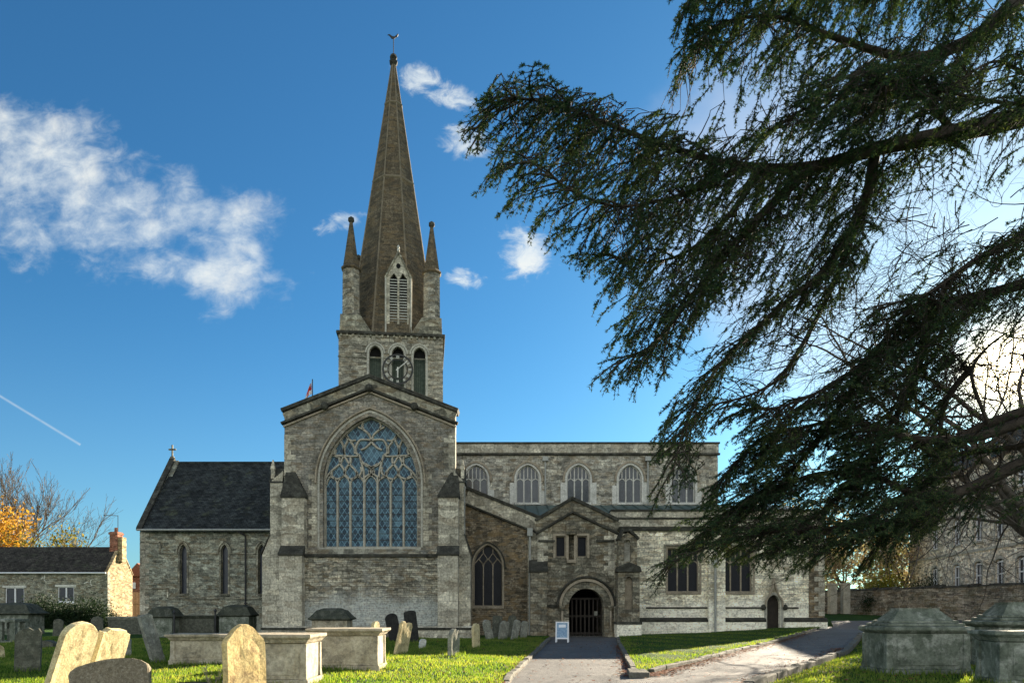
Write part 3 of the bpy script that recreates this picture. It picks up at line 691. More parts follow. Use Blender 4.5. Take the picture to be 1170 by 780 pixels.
cr = MB().box(-25.08, -24.98, 54.44, 54.56, zrdg + .4, zrdg + 1.35).box(-25.3, -24.76, 54.45, 54.55, zrdg + .95, zrdg + 1.07)
cr.rings((-25.03, 54.5), [(.2, zrdg + .3), (.14, zrdg + .5)], 6); cp(cr, 'gable_cross', 'ashlar_dark', bevel=.02)
# stepped string course joining the lancet hoods
st = MB()
for pa, pb, py in ((161, 183, 619), (183, 203, 632), (216, 250, 632), (263, 292, 632), (161, 192, 672), (192, 302, 683)):
    st.box(sx(pa, Y), sx(pb, Y), Y - .07, Y + .05, sz(py, Y) - .05, sz(py, Y) + .05)
for pxv, pa, pb in ((183, 619, 632), (192, 672, 683)): st.box(sx(pxv, Y) - .05, sx(pxv, Y) + .05, Y - .07, Y + .05, sz(pb, Y) - .05, sz(pa, Y) + .05)
cp(st, 'string_course', 'ashlar_dark')
dp = MB().tube([(sx(272, Y), Y - .4, ze - .2), (sx(281, Y), Y - .2, ze - .5), (sx(281, Y), Y - .1, ze - .7), (sx(281, Y), Y - .1, 0)], .055, 8)
for zz in (2, 4, 6): dp.box(sx(281, Y) - .1, sx(281, Y) + .1, Y - .14, Y - .01, zz, zz + .06)
cp(dp, 'downpipe', 'pipe_black')
cp(MB().box(cx0 - .1, cx1, Y - .12, Y - .003, -.3, sz(702, Y)), 'plinth', 'chancel')

# ---------------- tower and spire
before_tower = {o.name for o in church.children}
Y = 54.0
ax0, ax1 = sx(389, Y) - .50, sx(507, Y) - .50; tc = ((ax0 + ax1) / 2, Y + (ax1 - ax0) / 2); hw = (ax1 - ax0) / 2; ztop = sz(383, Y)
lan = [(sx(p, Y), .42, 12.0, sz(404, Y), .55) for p in (422.2, 447.8, 472.4)]
cp(MB().xz([(ax0, 8), (ax0, ztop), (ax1, ztop), (ax1, 8)], Y, Y + .6, [opening(*h) for h in lan]), 'tower_wall', 'tower')
cp(MB().box(ax0, ax1, Y + 2 * hw - .6, Y + 2 * hw, 0, ztop).box(ax0, ax0 + .6, Y + .6, Y + 2 * hw - .6, 0, ztop).box(ax1 - .6, ax1, Y + .6, Y + 2 * hw - .6, 0, ztop), 'tower_rear_walls', 'tower')
for h in lan:
    o = MB().bar([(h[0] - h[1] - .1, 12.2)] + arch(h[0], h[1] + .1, h[3], h[4] + .08) + [(h[0] + h[1] + .1, 12.2)], .2, Y - .05, Y + .06, prof=.7).bar(arch(h[0], h[1] + .26, h[3], h[4] + .2), .1, Y - .1, Y + .05).build('belfry_opening', 'trim', church)
    MB().xz(opening(*h), Y + .42, Y + .45).build('recess', 'void', o)
    bd = MB()
    for k in range(5): bd.box(h[0] - h[1] + k * .17, h[0] - h[1] + k * .17 + .155, Y + .3, Y + .34, 12.2, h[3] - .15)
    bd.build('shutter', 'board', o)
cp(MB().box(ax0 - .16, ax1 + .16, Y - .16, Y + 2 * hw + .16, ztop - .02, ztop + .2), 'tower_cornice', 'black_stone', bevel=.05)
for k in range(18): xx = ax0 + .2 + k * (2 * hw - .4) / 17; cp(MB().box(xx - .07, xx + .07, Y - .12, Y + .05, ztop - .2, ztop - .02), 'corbel', 'ashlar_dark')
cp(MB().box(ax0 - .04, ax1 + .04, Y - .04, Y + .05, sz(409, Y) - .04, sz(409, Y) + .05), 'tower_string', 'ashlar_dark')
# spire
M['rib_stone'] = mottled('brown rib stone', (.17, .14, .095), (.24, .20, .14), 4, (.09, .08, .05), .5, 1.5)
zap = sz(75, tc[1]); Rs = 3.62
def octa(c, prof): return MB().rings(c, prof, 8)
cp(octa(tc, [(Rs, ztop + .2), (.16, zap)]), 'spire', 'spire')
rb = MB()
for k in range(8):
    t = 2 * math.pi * (k + .5) / 8
    rb.tube([(tc[0] + Rs * math.cos(t), tc[1] + Rs * math.sin(t), ztop + .2), (tc[0] + .16 * math.cos(t), tc[1] + .16 * math.sin(t), zap)], [.085, .04], 6)
cp(rb, 'spire_ribs', 'rib_stone')
for py in (214, 122):
    z_ = sz(py, tc[1]); r_ = Rs + (.16 - Rs) * (z_ - ztop - .2) / (zap - ztop - .2)
    cp(octa(tc, [(r_ + .02, z_ - .12), (r_ + .09, z_ - .04), (r_ + .08, z_ + .05), (r_ - .02, z_ + .12)]), 'spire_band', 'rib_stone')
cp(octa(tc, [(.15, zap - .1), (.30, zap + .1), (.34, zap + .3), (.2, zap + .42), (.3, zap + .6), (.22, zap + .8), (.05, zap + .9)]), 'spire_finial', 'black_stone')
wv = MB().tube([(tc[0], tc[1], zap + .8), (tc[0], tc[1], zap + 2.1)], .03, 6)
zc = zap + 2.2
cock = [(-.62, .42), (-.52, .12), (-.30, -.02), (-.05, -.22), (.25, -.20), (.45, .05), (.62, .22), (.78, .20), (.60, .34), (.42, .28), (.2, .12), (-.1, .08), (-.28, .22), (-.42, .36), (-.5, .5)]
wv.xz([(tc[0] - u * .6, zc + v * .6) for u, v in cock], tc[1] - .03, tc[1] + .03)
cp(wv, 'weathercock', 'black_iron')
# corner pinnacles on broaches
zpb, zps, zpc, zpt = sz(382, Y) + .2, sz(360, Y), sz(303, Y), sz(250, Y)
for ix, iy in ((0, 0), (1, 0), (0, 1), (1, 1)):
    r0 = .72; c = (ax0 + .82 if ix == 0 else ax1 - .82, Y + .82 if iy == 0 else Y + 2 * hw - .82)
    pn = MB()
    b0 = .86
    x0_, x1_, y0_, y1_ = c[0] - b0 + .1, c[0] + b0 - .1, c[1] - b0 + .1, c[1] + b0 - .1
    ex0 = x0_ - (.0 if ix == 0 else .75); ex1 = x1_ + (.75 if ix == 0 else 0)
    ey1 = y1_ + .7
    pn.add([(ex0, y0_, zpb), (ex1, y0_, zpb), (ex1, ey1 if iy == 0 else y1_, zpb), (ex0, ey1 if iy == 0 else y1_, zpb),
            (x0_ + .04, y0_ + .04, zps), (x1_ - .04, y0_ + .04, zps), (x1_ - .04, y1_ - .04, zps), (x0_ + .04, y1_ - .04, zps)],
           [(0, 3, 2, 1), (4, 5, 6, 7), (0, 1, 5, 4), (1, 2, 6, 5), (2, 3, 7, 6), (3, 0, 4, 7)])
    o = pn.build('pinnacle', 'ashlar_dark', church, bevel=.02)
    MB().rings(c, [(.74, zps), (.66, zps + .15), (.64, zpc - .2)], 8).build('shaft', 'tower', o)
    MB().rings(c, [(.66, zpc - .22), (.76, zpc - .1), (.72, zpc), (.60, zpc + .1), (.12, zpt)], 8).build('pinnacle_cap', 'spire', o)
    MB().rings(c, [(.11, zpt - .05), (.24, zpt + .12), (.22, zpt + .3), (.06, zpt + .42)], 8).build('finial', 'black_stone', o, smooth=True)
# lucarne with louvres
lx, lhw = sx(448, Y), (sx(461.5, Y) - sx(434.5, Y)) / 2; lz0, lz1, lzt = ztop + .2, sz(312, Y), sz(285, Y); yl = Y + .55
o = MB().xz([(lx - lhw, lz0), (lx - lhw, lz1), (lx, lzt), (lx + lhw, lz1), (lx + lhw, lz0)], yl, yl + 3.2, [[(lx - lhw * .74, lz0 + .35), (lx - lhw * .74, lz1 - .1), (lx - lhw * .37, lz1 + .3), (lx - .07, lz1 - .1), (lx - .07, lz0 + .35)], [(lx + lhw * .74, lz0 + .35), (lx + .07, lz0 + .35), (lx + .07, lz1 - .1), (lx + lhw * .37, lz1 + .3), (lx + lhw * .74, lz1 - .1)]]).build('lucarne', 'ashlar', church)
MB().bar([(lx - lhw - .1, lz1 - .1), (lx, lzt + .12), (lx + lhw + .1, lz1 - .1)], .14, yl - .12, yl + 3.0, prof=.8).build('gable_coping', 'ashlar_dark', o)
lv = MB()
nlv = 19
for k in range(nlv):
    zz = lz0 + .42 + k * (lz1 - lz0 - .45) / nlv
    for s1, s2 in ((-lhw * .74, -.07), (.07, lhw * .74)):
        lv.yz([(yl + .03, zz), (yl + .03, zz + .06), (yl + .22, zz + .17), (yl + .22, zz + .11)], lx + s1, lx + s2)
lv.build('louvres', 'louvre', o)
MB().xz([(lx - lhw * .76, lz0 + .3), (lx - lhw * .76, lz1), (lx, lz1 + .5), (lx + lhw * .76, lz1), (lx + lhw * .76, lz0 + .3)], yl + .3, yl + .33).build('recess', 'void', o)
MB().rings((lx, yl + .05), [(.06, lzt), (.12, lzt + .3), (.05, lzt + .38), (.12, lzt + .5), (.03, lzt + .65)], 6).build('finial', 'white_trim', o)
MB().xz([(lx + .17 * math.cos(t * math.pi / 4), (lz1 + lzt) / 2 - .05 + .2 * math.sin(t * math.pi / 4)) for t in range(8)], yl - .01, yl + .02).build('quatrefoil', 'void', o)
MB().box(lx - lhw - .12, lx - lhw, yl - .1, yl + 1.2, lz0, lz1).box(lx + lhw, lx + lhw + .12, yl - .1, yl + 1.2, lz0, lz1).build('pilaster', 'trim', o)
# skeleton clock dial
ccx, ccz, cr_ = sx(447.8, Y), sz(422.8, Y), 1.06; yc = Y - .32
dial = MB()
ring = lambda r, n=40: [(ccx + r * math.sin(2 * math.pi * k / n), ccz + r * math.cos(2 * math.pi * k / n)) for k in range(n)]
dial.bar(ring(cr_), .12, yc, yc + .06, closed=True); dial.bar(ring(cr_ * .66), .06, yc, yc + .06, closed=True)
for k in range(4):
    t = k * math.pi / 2 + math.pi / 4; dial.tube([(ccx + .65 * cr_ * math.sin(t), yc + .05, ccz + .65 * cr_ * math.cos(t)), (ccx + .65 * cr_ * math.sin(t), Y + .02, ccz + .65 * cr_ * math.cos(t))], .03, 6)
clk = dial.build('clock', 'black_iron', church)
ROM = ['XII', 'I', 'II', 'III', 'IIII', 'V', 'VI', 'VII', 'VIII', 'IX', 'X', 'XI']
for k, tx in enumerate(ROM):
    nm = MB()
    t = 2 * math.pi * k / 12; rc = cr_ * .83; L = .20
    wds = {'I': .06, 'V': .13, 'X': .13}; tot = sum(wds[c] for c in tx); o0 = -tot / 2
    for c in tx:
        m_ = o0 + wds[c] / 2; o0 += wds[c]
        segs = {'I': [((m_, -L / 2), (m_, L / 2))], 'V': [((m_ - .05, L / 2), (m_, -L / 2)), ((m_ + .05, L / 2), (m_, -L / 2))],
                'X': [((m_ - .05, L / 2), (m_ + .05, -L / 2)), ((m_ + .05, L / 2), (m_ - .05, -L / 2))]}[c]
        for (p, q_) in segs:
            pts = []
            for (a_, b_) in (p, q_): pts.append((ccx + a_ * math.cos(t) + (rc + b_) * math.sin(t), ccz - a_ * math.sin(t) + (rc + b_) * math.cos(t)))
            nm.bar(pts, .034, yc - .015, yc + .03)
    nm.build('numeral', 'white_trim', clk)
hd = MB()
for ang, ln, w_ in ((49, .92, .07), (180, .62, .10)):
    t = R(ang); hd.bar([(ccx - .15 * math.sin(t), ccz - .15 * math.cos(t)), (ccx + ln * math.sin(t), ccz + ln * math.cos(t))], w_, yc - .05 - ln * .02, yc - .03 - ln * .02)
hd.build('hands', 'white_trim', clk)

TOWER = [o for o in church.children if o.name not in before_tower]
turn = Matrix.Translation((tc[0], tc[1], 0)) @ Matrix.Rotation(R(6.5), 4, 'Z') @ Matrix.Translation((-tc[0], -tc[1], 0))
for o in TOWER: o.matrix_basis = turn @ o.matrix_basis
# ---------------- nave clerestory
Y = 52.0
nx0, nx1 = -4.6, sx(820, Y); zp = sz(507, Y)
cw = [(sx(p, Y), 13.2 * Y / F, sz(574, Y), sz(547, Y), 16 * Y / F) for p in (544, 603, 661, 720, 781)]
cp(MB().xz([(nx0, -.2), (nx0, zp), (nx1, zp), (nx1, -.2)], Y, Y + .6, [opening(*h) for h in cw]), 'nave_wall', 'nave')
cp(MB().box(nx1 - .6, nx1, Y + .6, 62, -.2, zp).box(nx0, nx1, 62, 62.6, -.2, zp).box(nx0, nx1 - .6, Y + .6, 62, zp - 1.2, zp - .9), 'nave_rear_walls', 'nave')
for h in cw:
    op = window(*h, Y, 'glass_lead', nl=3, wall=.5, mull=.13, trim='white_trim', hood='trim_warm', hoodw=.16, surround=.14)
    for sg in (-1, 1):
        jq = MB().box(*sorted((h[0] + sg * (h[1] + .15), h[0] + sg * (h[1] + .45))), Y - .015, Y + .05, h[2] - .1, h[3] - random.uniform(.0, .9))
        jq.build('jamb_stones', 'white_trim', church, bevel=.01)
cp(MB().box(nx0, nx1 + .06, Y - .06, Y + .0, sz(518, Y), zp - .0), 'nave_parapet', 'ashlar')
cp(MB().box(nx0, nx1 + .14, Y - .14, Y + .7, zp, zp + .12), 'coping', 'black_stone', bevel=.02)
cp(MB().box(nx0, nx1 + .14, Y - .18, Y + .05, sz(520, Y), sz(518, Y) + .02), 'string_course', 'black_stone', bevel=.02)
for p in (623, 740):
    dpx = sx(p, Y); d_ = MB().tube([(dpx, Y - .12, sz(525, Y)), (dpx, Y - .12, sz(576, Y))], .06, 8).box(dpx - .2, dpx + .2, Y - .3, Y - .02, sz(527, Y), sz(522, Y)); cp(d_, 'downpipe', 'iron_pipe')
# aisle roof of lead, leaning on the nave
cp(MB().yz([(45.3, 7.35), (Y - .004, sz(577, Y)), (Y - .004, sz(577, Y) - .2), (45.3, 7.15)], -3.0, 19.0), 'aisle_roof', 'lead')
rolls = MB()
for k in range(30): xx = -2.8 + k * .75; rolls.tube([(xx, 45.4, 7.40), (xx, Y - .05, sz(577, Y) + .04)], .035, 5)
cp(rolls, 'lead_rolls', 'lead')

# ---------------- half-gabled bay between transept and porch
Y = 44.0
hx0, hx1 = sx(528, Y), sx(618, Y)
zA0, zA1 = sz(557, Y), sz(592, Y)
wn3 = (sx(557.5, Y), 16.5 * Y / F, sz(692, Y), sz(646, Y), 24 * Y / F)
cp(MB().xz([(hx0 - .6, -.3), (hx0 - .6, zA0), (hx0, zA0), (hx1, zA1), (hx1, -.3)], Y, Y + .6, [opening(*wn3)]), 'east_bay_wall', 'brown')
window(*wn3, Y, 'glass_dark', nl=3, wall=.6, mull=.09, style='retic', trim='trim_warm', hood='black_stone', surround=.1, hoodw=.1)
cp(MB().bar([(sx(533, Y), zA0 + .0), (hx1 + .06, zA1)], .2, Y - .14, Y + .7, prof=.8), 'coping', 'black_stone')
cp(MB().bar([(sx(533, Y), zA0 - .50), (hx1, zA1 - .50)], .78, Y - .05, Y + .0), 'parapet', 'ashlar')
cp(MB().bar([(sx(533, Y), zA0 - .98), (hx1 + .04, zA1 - .98)], .16, Y - .16, Y + .05, prof=.6), 'string_course', 'black_stone')
cp(MB().box(sx(603, 43.9), hx1, 43.86, Y - .004, -.3, sz(607, 43.9)), 'pilaster', 'ashlar', bevel=.02)
d_ = MB().tube([(sx(605.5, 43.6), 43.68, sz(610, 43.6)), (sx(605.5, 43.6), 43.68, .1)], .06, 8).box(sx(605.5, 43.6) - .16, sx(605.5, 43.6) + .16, 43.55, 43.85, sz(612, 43.6), sz(603, 43.6))
cp(d_, 'downpipe', 'iron_pipe')
buttress(606, 625, 42.7, 43.9, [(sz(652, 42.7), sz(640, 43), 1.0)], 'porch')

# ---------------- porch
Y = 43.5
px0, px1, pxc = sx(614, Y), sx(702, Y), sx(654, Y)
pe, pa_ = sz(594, Y), sz(569, Y)
dxc, da, dz, dr = sx(670, Y), 20 * Y / F, sz(692, Y), 20 * Y / F
def rarch(xc, r, z, n=20): return [(xc - r * math.cos(math.pi * k / n), z + r * math.sin(math.pi * k / n)) for k in range(n + 1)]
door_hole = [(dxc - da, -.28)] + rarch(dxc, da, dz) + [(dxc + da, -.28)]
w1 = [(sx(635, Y), sz(636, Y)), (sx(635, Y), sz(612, Y)), (sx(646, Y), sz(612, Y)), (sx(646, Y), sz(636, Y))]
w2 = [(sx(659.5, Y), sz(636, Y)), (sx(659.5, Y), sz(612, Y)), (sx(670.5, Y), sz(612, Y)), (sx(670.5, Y), sz(636, Y))]
nich = [(sx(648.5, Y), sz(640, Y)), (sx(648.5, Y), sz(606, Y)), (sx(657, Y), sz(606, Y)), (sx(657, Y), sz(640, Y))]
cp(MB().xz([(px0, -.3), (px0, pe), (pxc, pa_), (px1, pe), (px1, -.3)], Y, Y + 1.0, [door_hole, w1, w2, nich]), 'porch_wall', 'porch')
cp(MB().box(px0, px0 + .6, Y + 1, 51.9, -.3, 7).box(px1 - .6, px1, Y + 1, 51.9, -.3, 7), 'porch_side_wall', 'porch')
pr = [(px0 - .1, pe), (pxc, pa_), (px1 + .25, pe)]
cp(MB().bar(pr, .22, Y - .16, Y + 1.1, prof=.8), 'coping', 'black_stone')
cp(MB().bar([(x, z - .42) for x, z in pr], .6, Y - .05, Y - .0), 'parapet', 'porch')
cp(MB().bar([(x, z - .80) for x, z in pr], .18, Y - .17, Y + .05, prof=.6), 'string_course', 'black_stone')
cp(MB().xz([(px0, pe - .1), (pxc, pa_ - .1), (px1, pe - .1), (px1, pe - .4), (pxc, pa_ - .4), (px0, pe - .4)], Y + 1.0, 51.8), 'porch_roof', 'lead')
for wq in (w1, w2):
    cxq = (wq[0][0] + wq[2][0]) / 2
    t = MB().bar(wq + [wq[0]], .09, Y + .1, Y + .25); o = t.build('window', 'trim_warm', church)
    MB().xz(wq, Y + .3, Y + .31).build('pane', 'glass_dark', o)
    MB().bar([(wq[0][0] - .08, wq[0][1] - .05), (wq[1][0] - .08, wq[1][1] + .08), (wq[2][0] + .08, wq[2][1] + .08), (wq[3][0] + .08, wq[3][1] - .05)], .13, Y - .04, Y + .04).build('surround', 'trim_warm', o)
o = MB().xz(nich, Y + .35, Y + .4).build('niche', 'porch', church)
MB().bar([(x, z) for x, z in nich[:1]] + nich[1:] , .12, Y - .06, Y + .05).build('surround', 'trim_warm', o)
MB().box(nich[0][0] - .1, nich[2][0] + .1, Y - .25, Y + .3, nich[1][1] - .25, nich[1][1] + .4).build('canopy', 'porch', o, bevel=.06)
MB().box(nich[0][0] - .05, nich[2][0] + .05, Y - .2, Y + .3, nich[0][1] - .15, nich[0][1] + .05).build('pedestal', 'trim_warm', o, bevel=.03)
# strings and the scar of an older roof
cp(MB().box(px0 + .05, sx(634, Y), Y - .08, Y + .04, sz(618, Y) - .05, sz(618, Y) + .07).box(sx(681, Y), px1, Y - .08, Y + .04, sz(618, Y) - .05, sz(618, Y) + .07), 'string_course', 'black_stone')
cp(MB().xz([(sx(634, Y), sz(660, Y)), (sx(643, Y), sz(646, Y)), (sx(662, Y), sz(645, Y)), (sx(672, Y), sz(656, Y)), (sx(655, Y), sz(654, Y))], Y - .03, Y + .02), 'repaired_patch', 'ashlar_dark')
# round-headed doorway: three moulded orders and nook shafts
o = None
for i, (off, w_, y0, mt) in enumerate(((.10, .20, Y + .28, 'trim_warm'), (.30, .20, Y + .02, 'porch'), (.50, .20, Y - .10, 'trim_warm'))):
    m_ = MB().bar(rarch(dxc, da + off, dz), w_, y0, Y + .5, prof=.75)
    if o is None: o = m_.build('doorway', mt, church)
    else: m_.build('arch_order', mt, o)
MB().bar(rarch(dxc, da + .68, dz), .13, Y - .20, Y + .05, prof=.6).build('hood_mould', 'black_stone', o)
for sg in (-1, 1):
    for off, yy in ((.14, Y + .12), (.40, Y - .1)):
        x_ = dxc + sg * (da + off)
        MB().tube([(x_, yy, .35), (x_, yy, dz - .25)], .075, 10).build('nook_shaft', 'trim_warm', o, smooth=True)
        MB().rings((x_, yy), [(.09, dz - .28), (.12, dz - .2), (.17, dz - .05), (.17, dz + .02)], 8).build('capital', 'porch', o)
        MB().rings((x_, yy), [(.2, -.05), (.2, .2), (.14, .3), (.1, .38)], 8).build('shaft_base', 'porch', o)
cp(MB().box(px0 + .05, dxc - da - .62, Y - .08, Y + .04, dz - .07, dz + .06), 'impost_string', 'black_stone')
gt = MB()
for k in range(9):
    xx = dxc - da + .02 + k * (2 * da - .04) / 8.0; gt.box(xx - .045, xx + .045, Y + .92, Y + .98, 0.0, 2.3)
for zz in (.12, 1.15, 2.2): gt.box(dxc - da, dxc + da, Y + .90, Y + 1.0, zz, zz + .12)
gt.box(dxc - .05, dxc + .05, Y + .89, Y + 1.01, 0, 2.3)
gt.build('wooden_gate', 'oak', o)
nt = MB().box(dxc + .55, dxc + .75, Y + .87, Y + .888, 1.25, 1.5); nt.build('notice', 'gs_grey', o)
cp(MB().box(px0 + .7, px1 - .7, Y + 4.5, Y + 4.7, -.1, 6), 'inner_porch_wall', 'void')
cp(MB().box(px0 + .6, px1 - .6, Y + .9, Y + 4.5, -.1, .03), 'porch_floor', 'kerb')
# buttress with two niches, right of the porch
Yb = 42.5; bx0, bx1 = sx(706, Yb), sx(731, Yb); bmx = sx(718.5, Yb)
zn = [sz(711, Yb), sz(650, Yb), sz(614, Yb)]
nh1 = opening(bmx, .22, sz(696, Yb), sz(664, Yb), .3); nh2 = opening(bmx - .02, .19, sz(641, Yb + .3), sz(621, Yb + .3), .25)
o = cp(MB().xz([(bx0, -.3), (bx0, zn[1]), (bx1, zn[1]), (bx1, -.3)], Yb, Yb + 1.1, [nh1]), 'buttress', 'porch', bevel=.015)
MB().xz([(bx0 + .08, zn[1]), (bx0 + .08, zn[2]), (bmx, zn[2] + .35), (bx1 - .1, zn[2]), (bx1 - .1, zn[1])], Yb + .35, Yb + 1.1, [nh2]).build('upper_stage', 'porch', o)
MB().xz(nh1, Yb + .3, Yb + .35).build('niche', 'trim_warm', o); MB().xz(nh2, Yb + .6, Yb + .65).build('niche', 'trim', o)
MB().xz([(bx0 - .08, zn[1] - .15), (bx0 - .02, zn[1] + .15), (bmx, zn[1] + .42), (bx1 + .02, zn[1] + .15), (bx1 + .1, zn[1] - .15)], Yb - .15, Yb + .8).build('weathering', 'black_stone', o, bevel=.03)
MB().bar([(bx0 + .1, zn[2] - .1), (bmx - .3, zn[2] + .42), (bmx + .1, zn[2] + .48), (bx1 - .0, zn[2] - .05)], .22, Yb + .2, Yb + 1.1, prof=.7).build('cap', 'black_stone', o, bevel=.03)
MB().box(bx0 - .08, bx1 + .08, Yb - .12, Yb + 1.1, -.3, zn[0] - .1).build('base', 'aisle', o, bevel=.02)
MB().box(bx0 - .12, bx1 + .12, Yb - .17, Yb + 1.1, zn[0] - .1, zn[0] + .06).build('base_moulding', 'black_stone', o, bevel=.03)

# ---------------- west aisle
Y = 45.0
qx0, qx1 = sx(698, Y), sx(942, Y); zq = sz(584, Y)
wa = [(sx(p, Y), 18.0 * Y / F, sz(676, Y), sz(642, Y), (sz(626, Y) - sz(642, Y))) for p in (781, 842)]
dcx, dha = sx(884, Y), 7.6 * Y / F; dzz, dzs = .2, sz(690, Y)
dh = opening(dcx, dha, dzz, dzs, .62)
rect = lambda h: [(h[0] - h[1], h[2]), (h[0] - h[1], h[3] + h[4]), (h[0] + h[1], h[3] + h[4]), (h[0] + h[1], h[2])]
cp(MB().xz([(qx0, -.3), (qx0, zq), (qx1, zq), (qx1, -.3)], Y, Y + .7, [rect(h) for h in wa] + [dh]), 'aisle_wall', 'aisle')
cp(MB().yz([(Y + .7, -.3), (Y + .7, zq), (51.9, zq + .4), (51.9, -.3)], qx1 - .7, qx1), 'aisle_end_wall', 'brown')
cp(MB().box(sx(924, Y), qx1 + .01, Y - .012, Y + .0, sz(705, Y), zq - 1.0), 'stained_corner', 'brown')
for h in wa: window(*h, Y, 'glass_dark', nl=3, wall=.6, mull=.13, square=True, trim='trim_warm', surround=.12, hood='ashlar_dark', hoodw=.12)
cp(MB().box(qx0, qx1 + .1, Y - .1, Y + .8, zq, zq + .12), 'coping', 'black_stone', bevel=.02)
cp(MB().box(qx0, qx1 + .04, Y - .04, Y + .0, sz(601, Y), zq), 'parapet', 'ashlar')
cp(MB().box(qx0, qx1 + .12, Y - .10, Y + .03, sz(592, Y) - .06, sz(592, Y) + .06), 'string_course', 'black_stone', bevel=.02)
cp(MB().box(qx0, qx1 + .2, Y - .2, Y + .03, sz(604, Y) - .12, sz(604, Y) + .12), 'string_course', 'black_stone', bevel=.03)
for xa_, xb_ in ((738, 875), (898, 912)): cp(MB().box(sx(xa_, Y), sx(xb_, Y), Y - .07, Y + .03, sz(694, Y) - .05, sz(694, Y) + .05), 'string_course', 'black_stone', bevel=.01)
for xa_, xb_ in ((731, 874), (896, 944)):
    cp(MB().box(sx(xa_, Y), sx(xb_, Y), Y - .2, Y - .004, -.3, sz(709, Y)), 'plinth', 'aisle')
    cp(MB().yz([(Y - .24, sz(710, Y)), (Y - .24, sz(708, Y)), (Y - .004, sz(705, Y)), (Y - .004, sz(710, Y))], sx(xa_, Y) - .02, sx(xb_, Y) + .02), 'plinth_moulding', 'black_stone', bevel=.015)
cp(MB().box(sx(808, Y), sx(827, Y), Y - .35, Y - .004, -.3, sz(634, Y)).yz([(Y - .4, sz(634, Y)), (Y - .004, sz(624, Y)), (Y - .004, sz(636, Y)), (Y - .4, sz(636, Y))], sx(807, Y), sx(828, Y)), 'buttress', 'aisle', bevel=.015)
d_ = MB().tube([(sx(817.5, 44.5), 44.52, sz(640, 44.5)), (sx(817.5, 44.5), 44.52, .25)], .07, 8).box(sx(817.5, 44.5) - .18, sx(817.5, 44.5) + .18, 44.4, 44.65, sz(645, 44.5), sz(637, 44.5)); cp(d_, 'downpipe', 'iron_pipe')
# ogee-headed little doorway
o = MB().xz(dh, Y + .35, Y + .42).build('side_door', 'oak', church)
ogee = [(dcx - dha - .12, dzs - .15), (dcx - dha - .10, dzs + .2), (dcx - dha * .7, dzs + .55), (dcx - .12, dzs + .95), (dcx, sz(662, Y)), (dcx + .12, dzs + .95), (dcx + dha * .7, dzs + .55), (dcx + dha + .10, dzs + .2), (dcx + dha + .12, dzs - .15)]
MB().bar([(dcx - dha - .1, dzz)] + [(dcx - dha - .1, dzs)] + arch(dcx, dha + .1, dzs, .66)[1:-1] + [(dcx + dha + .1, dzs), (dcx + dha + .1, dzz)], .2, Y - .04, Y + .2, prof=.7).build('surround', 'trim', o)
MB().bar(ogee, .13, Y - .15, Y + .03, prof=.6).build('ogee_hood', 'trim_warm', o)
for sg in (-1, 1): MB().rings((dcx + sg * (dha + .26), Y - .12), [(.08, dzs - .35), (.15, dzs - .25), (.13, dzs - .08), (.04, dzs)], 7).build('head_stop', 'black_stone', o)

def quoins(x, y, sgn, z0, z1, nm='quoins', h=.3, mat='ashlar'):
    m_ = MB(); z = z0; k = 0
    while z + h < z1:
        e = .62 if k % 2 else .36; m_.box(*sorted((x + sgn * .012, x - sgn * e)), y - .014, y + .3, z + .012, z + h - .008); z += h * random.uniform(.85, 1.15); k += 1
    return cp(m_, nm, mat)
quoins(tx0, 41, -1, 5.2, sz(490, 41)); quoins(tx1, 41, 1, 5.2, sz(490, 41)); quoins(nx1, 52, 1, 7.8, sz(521, 52)); quoins(cx0, 50, -1, .8, sz(606, 50))
quoins(qx1, 45, 1, 1.2, sz(607, 45)); quoins(px0, 43.5, -1, 3.6, sz(600, 43.5)); quoins(px1, 43.5, 1, 3.6, sz(600, 43.5))
# flag on a short pole beyond the transept gable
fl = thing('flag', 'small red and white flag on a short pole behind the transept gable', 'flag', (sx(357, 46), 46, sz(475, 46)))
zt_ = sz(433, 46)
MB().tube([(0, 0, 0), (0, 0, zt_ - fl.location.z)], .03, 6).build('pole', 'black_iron', fl)
def flag_cloth(mat, rows_):
    m_ = MB(); return m_
M['flag_white'] = mottled('flag white', (.72, .7, .7), (.8, .78, .78), 3, grain=.2)
M['flag_red'] = mottled('flag red', (.55, .05, .04), (.6, .07, .05), 3, grain=.2)
def hang(u, v):   # limp cloth falling to the left of its pole
    return (-.03 - u * .48 * (.35 + .65 * v) - .04 * math.sin(v * 3), .08 * math.sin(u * 7 + v * 2), zt_ - fl.location.z - .08 - v * .8 - u * .45)
for mt, cells in (('flag_white', [(i, j) for i in range(8) for j in range(6) if not (i in (3, 4) or j in (2, 3))]), ('flag_red', [(i, j) for i in range(8) for j in range(6) if (i in (3, 4) or j in (2, 3))])):
    m_ = MB()
    for i, j in cells: m_.add([hang(i / 8, j / 6), hang((i + 1) / 8, j / 6), hang((i + 1) / 8, (j + 1) / 6), hang(i / 8, (j + 1) / 6)], [(0, 1, 2, 3)])
    o = m_.build('cloth' if mt == 'flag_white' else 'red_cross', mt, fl, smooth=True); sm = o.modifiers.new('t', 'SOLIDIFY'); sm.thickness = .01
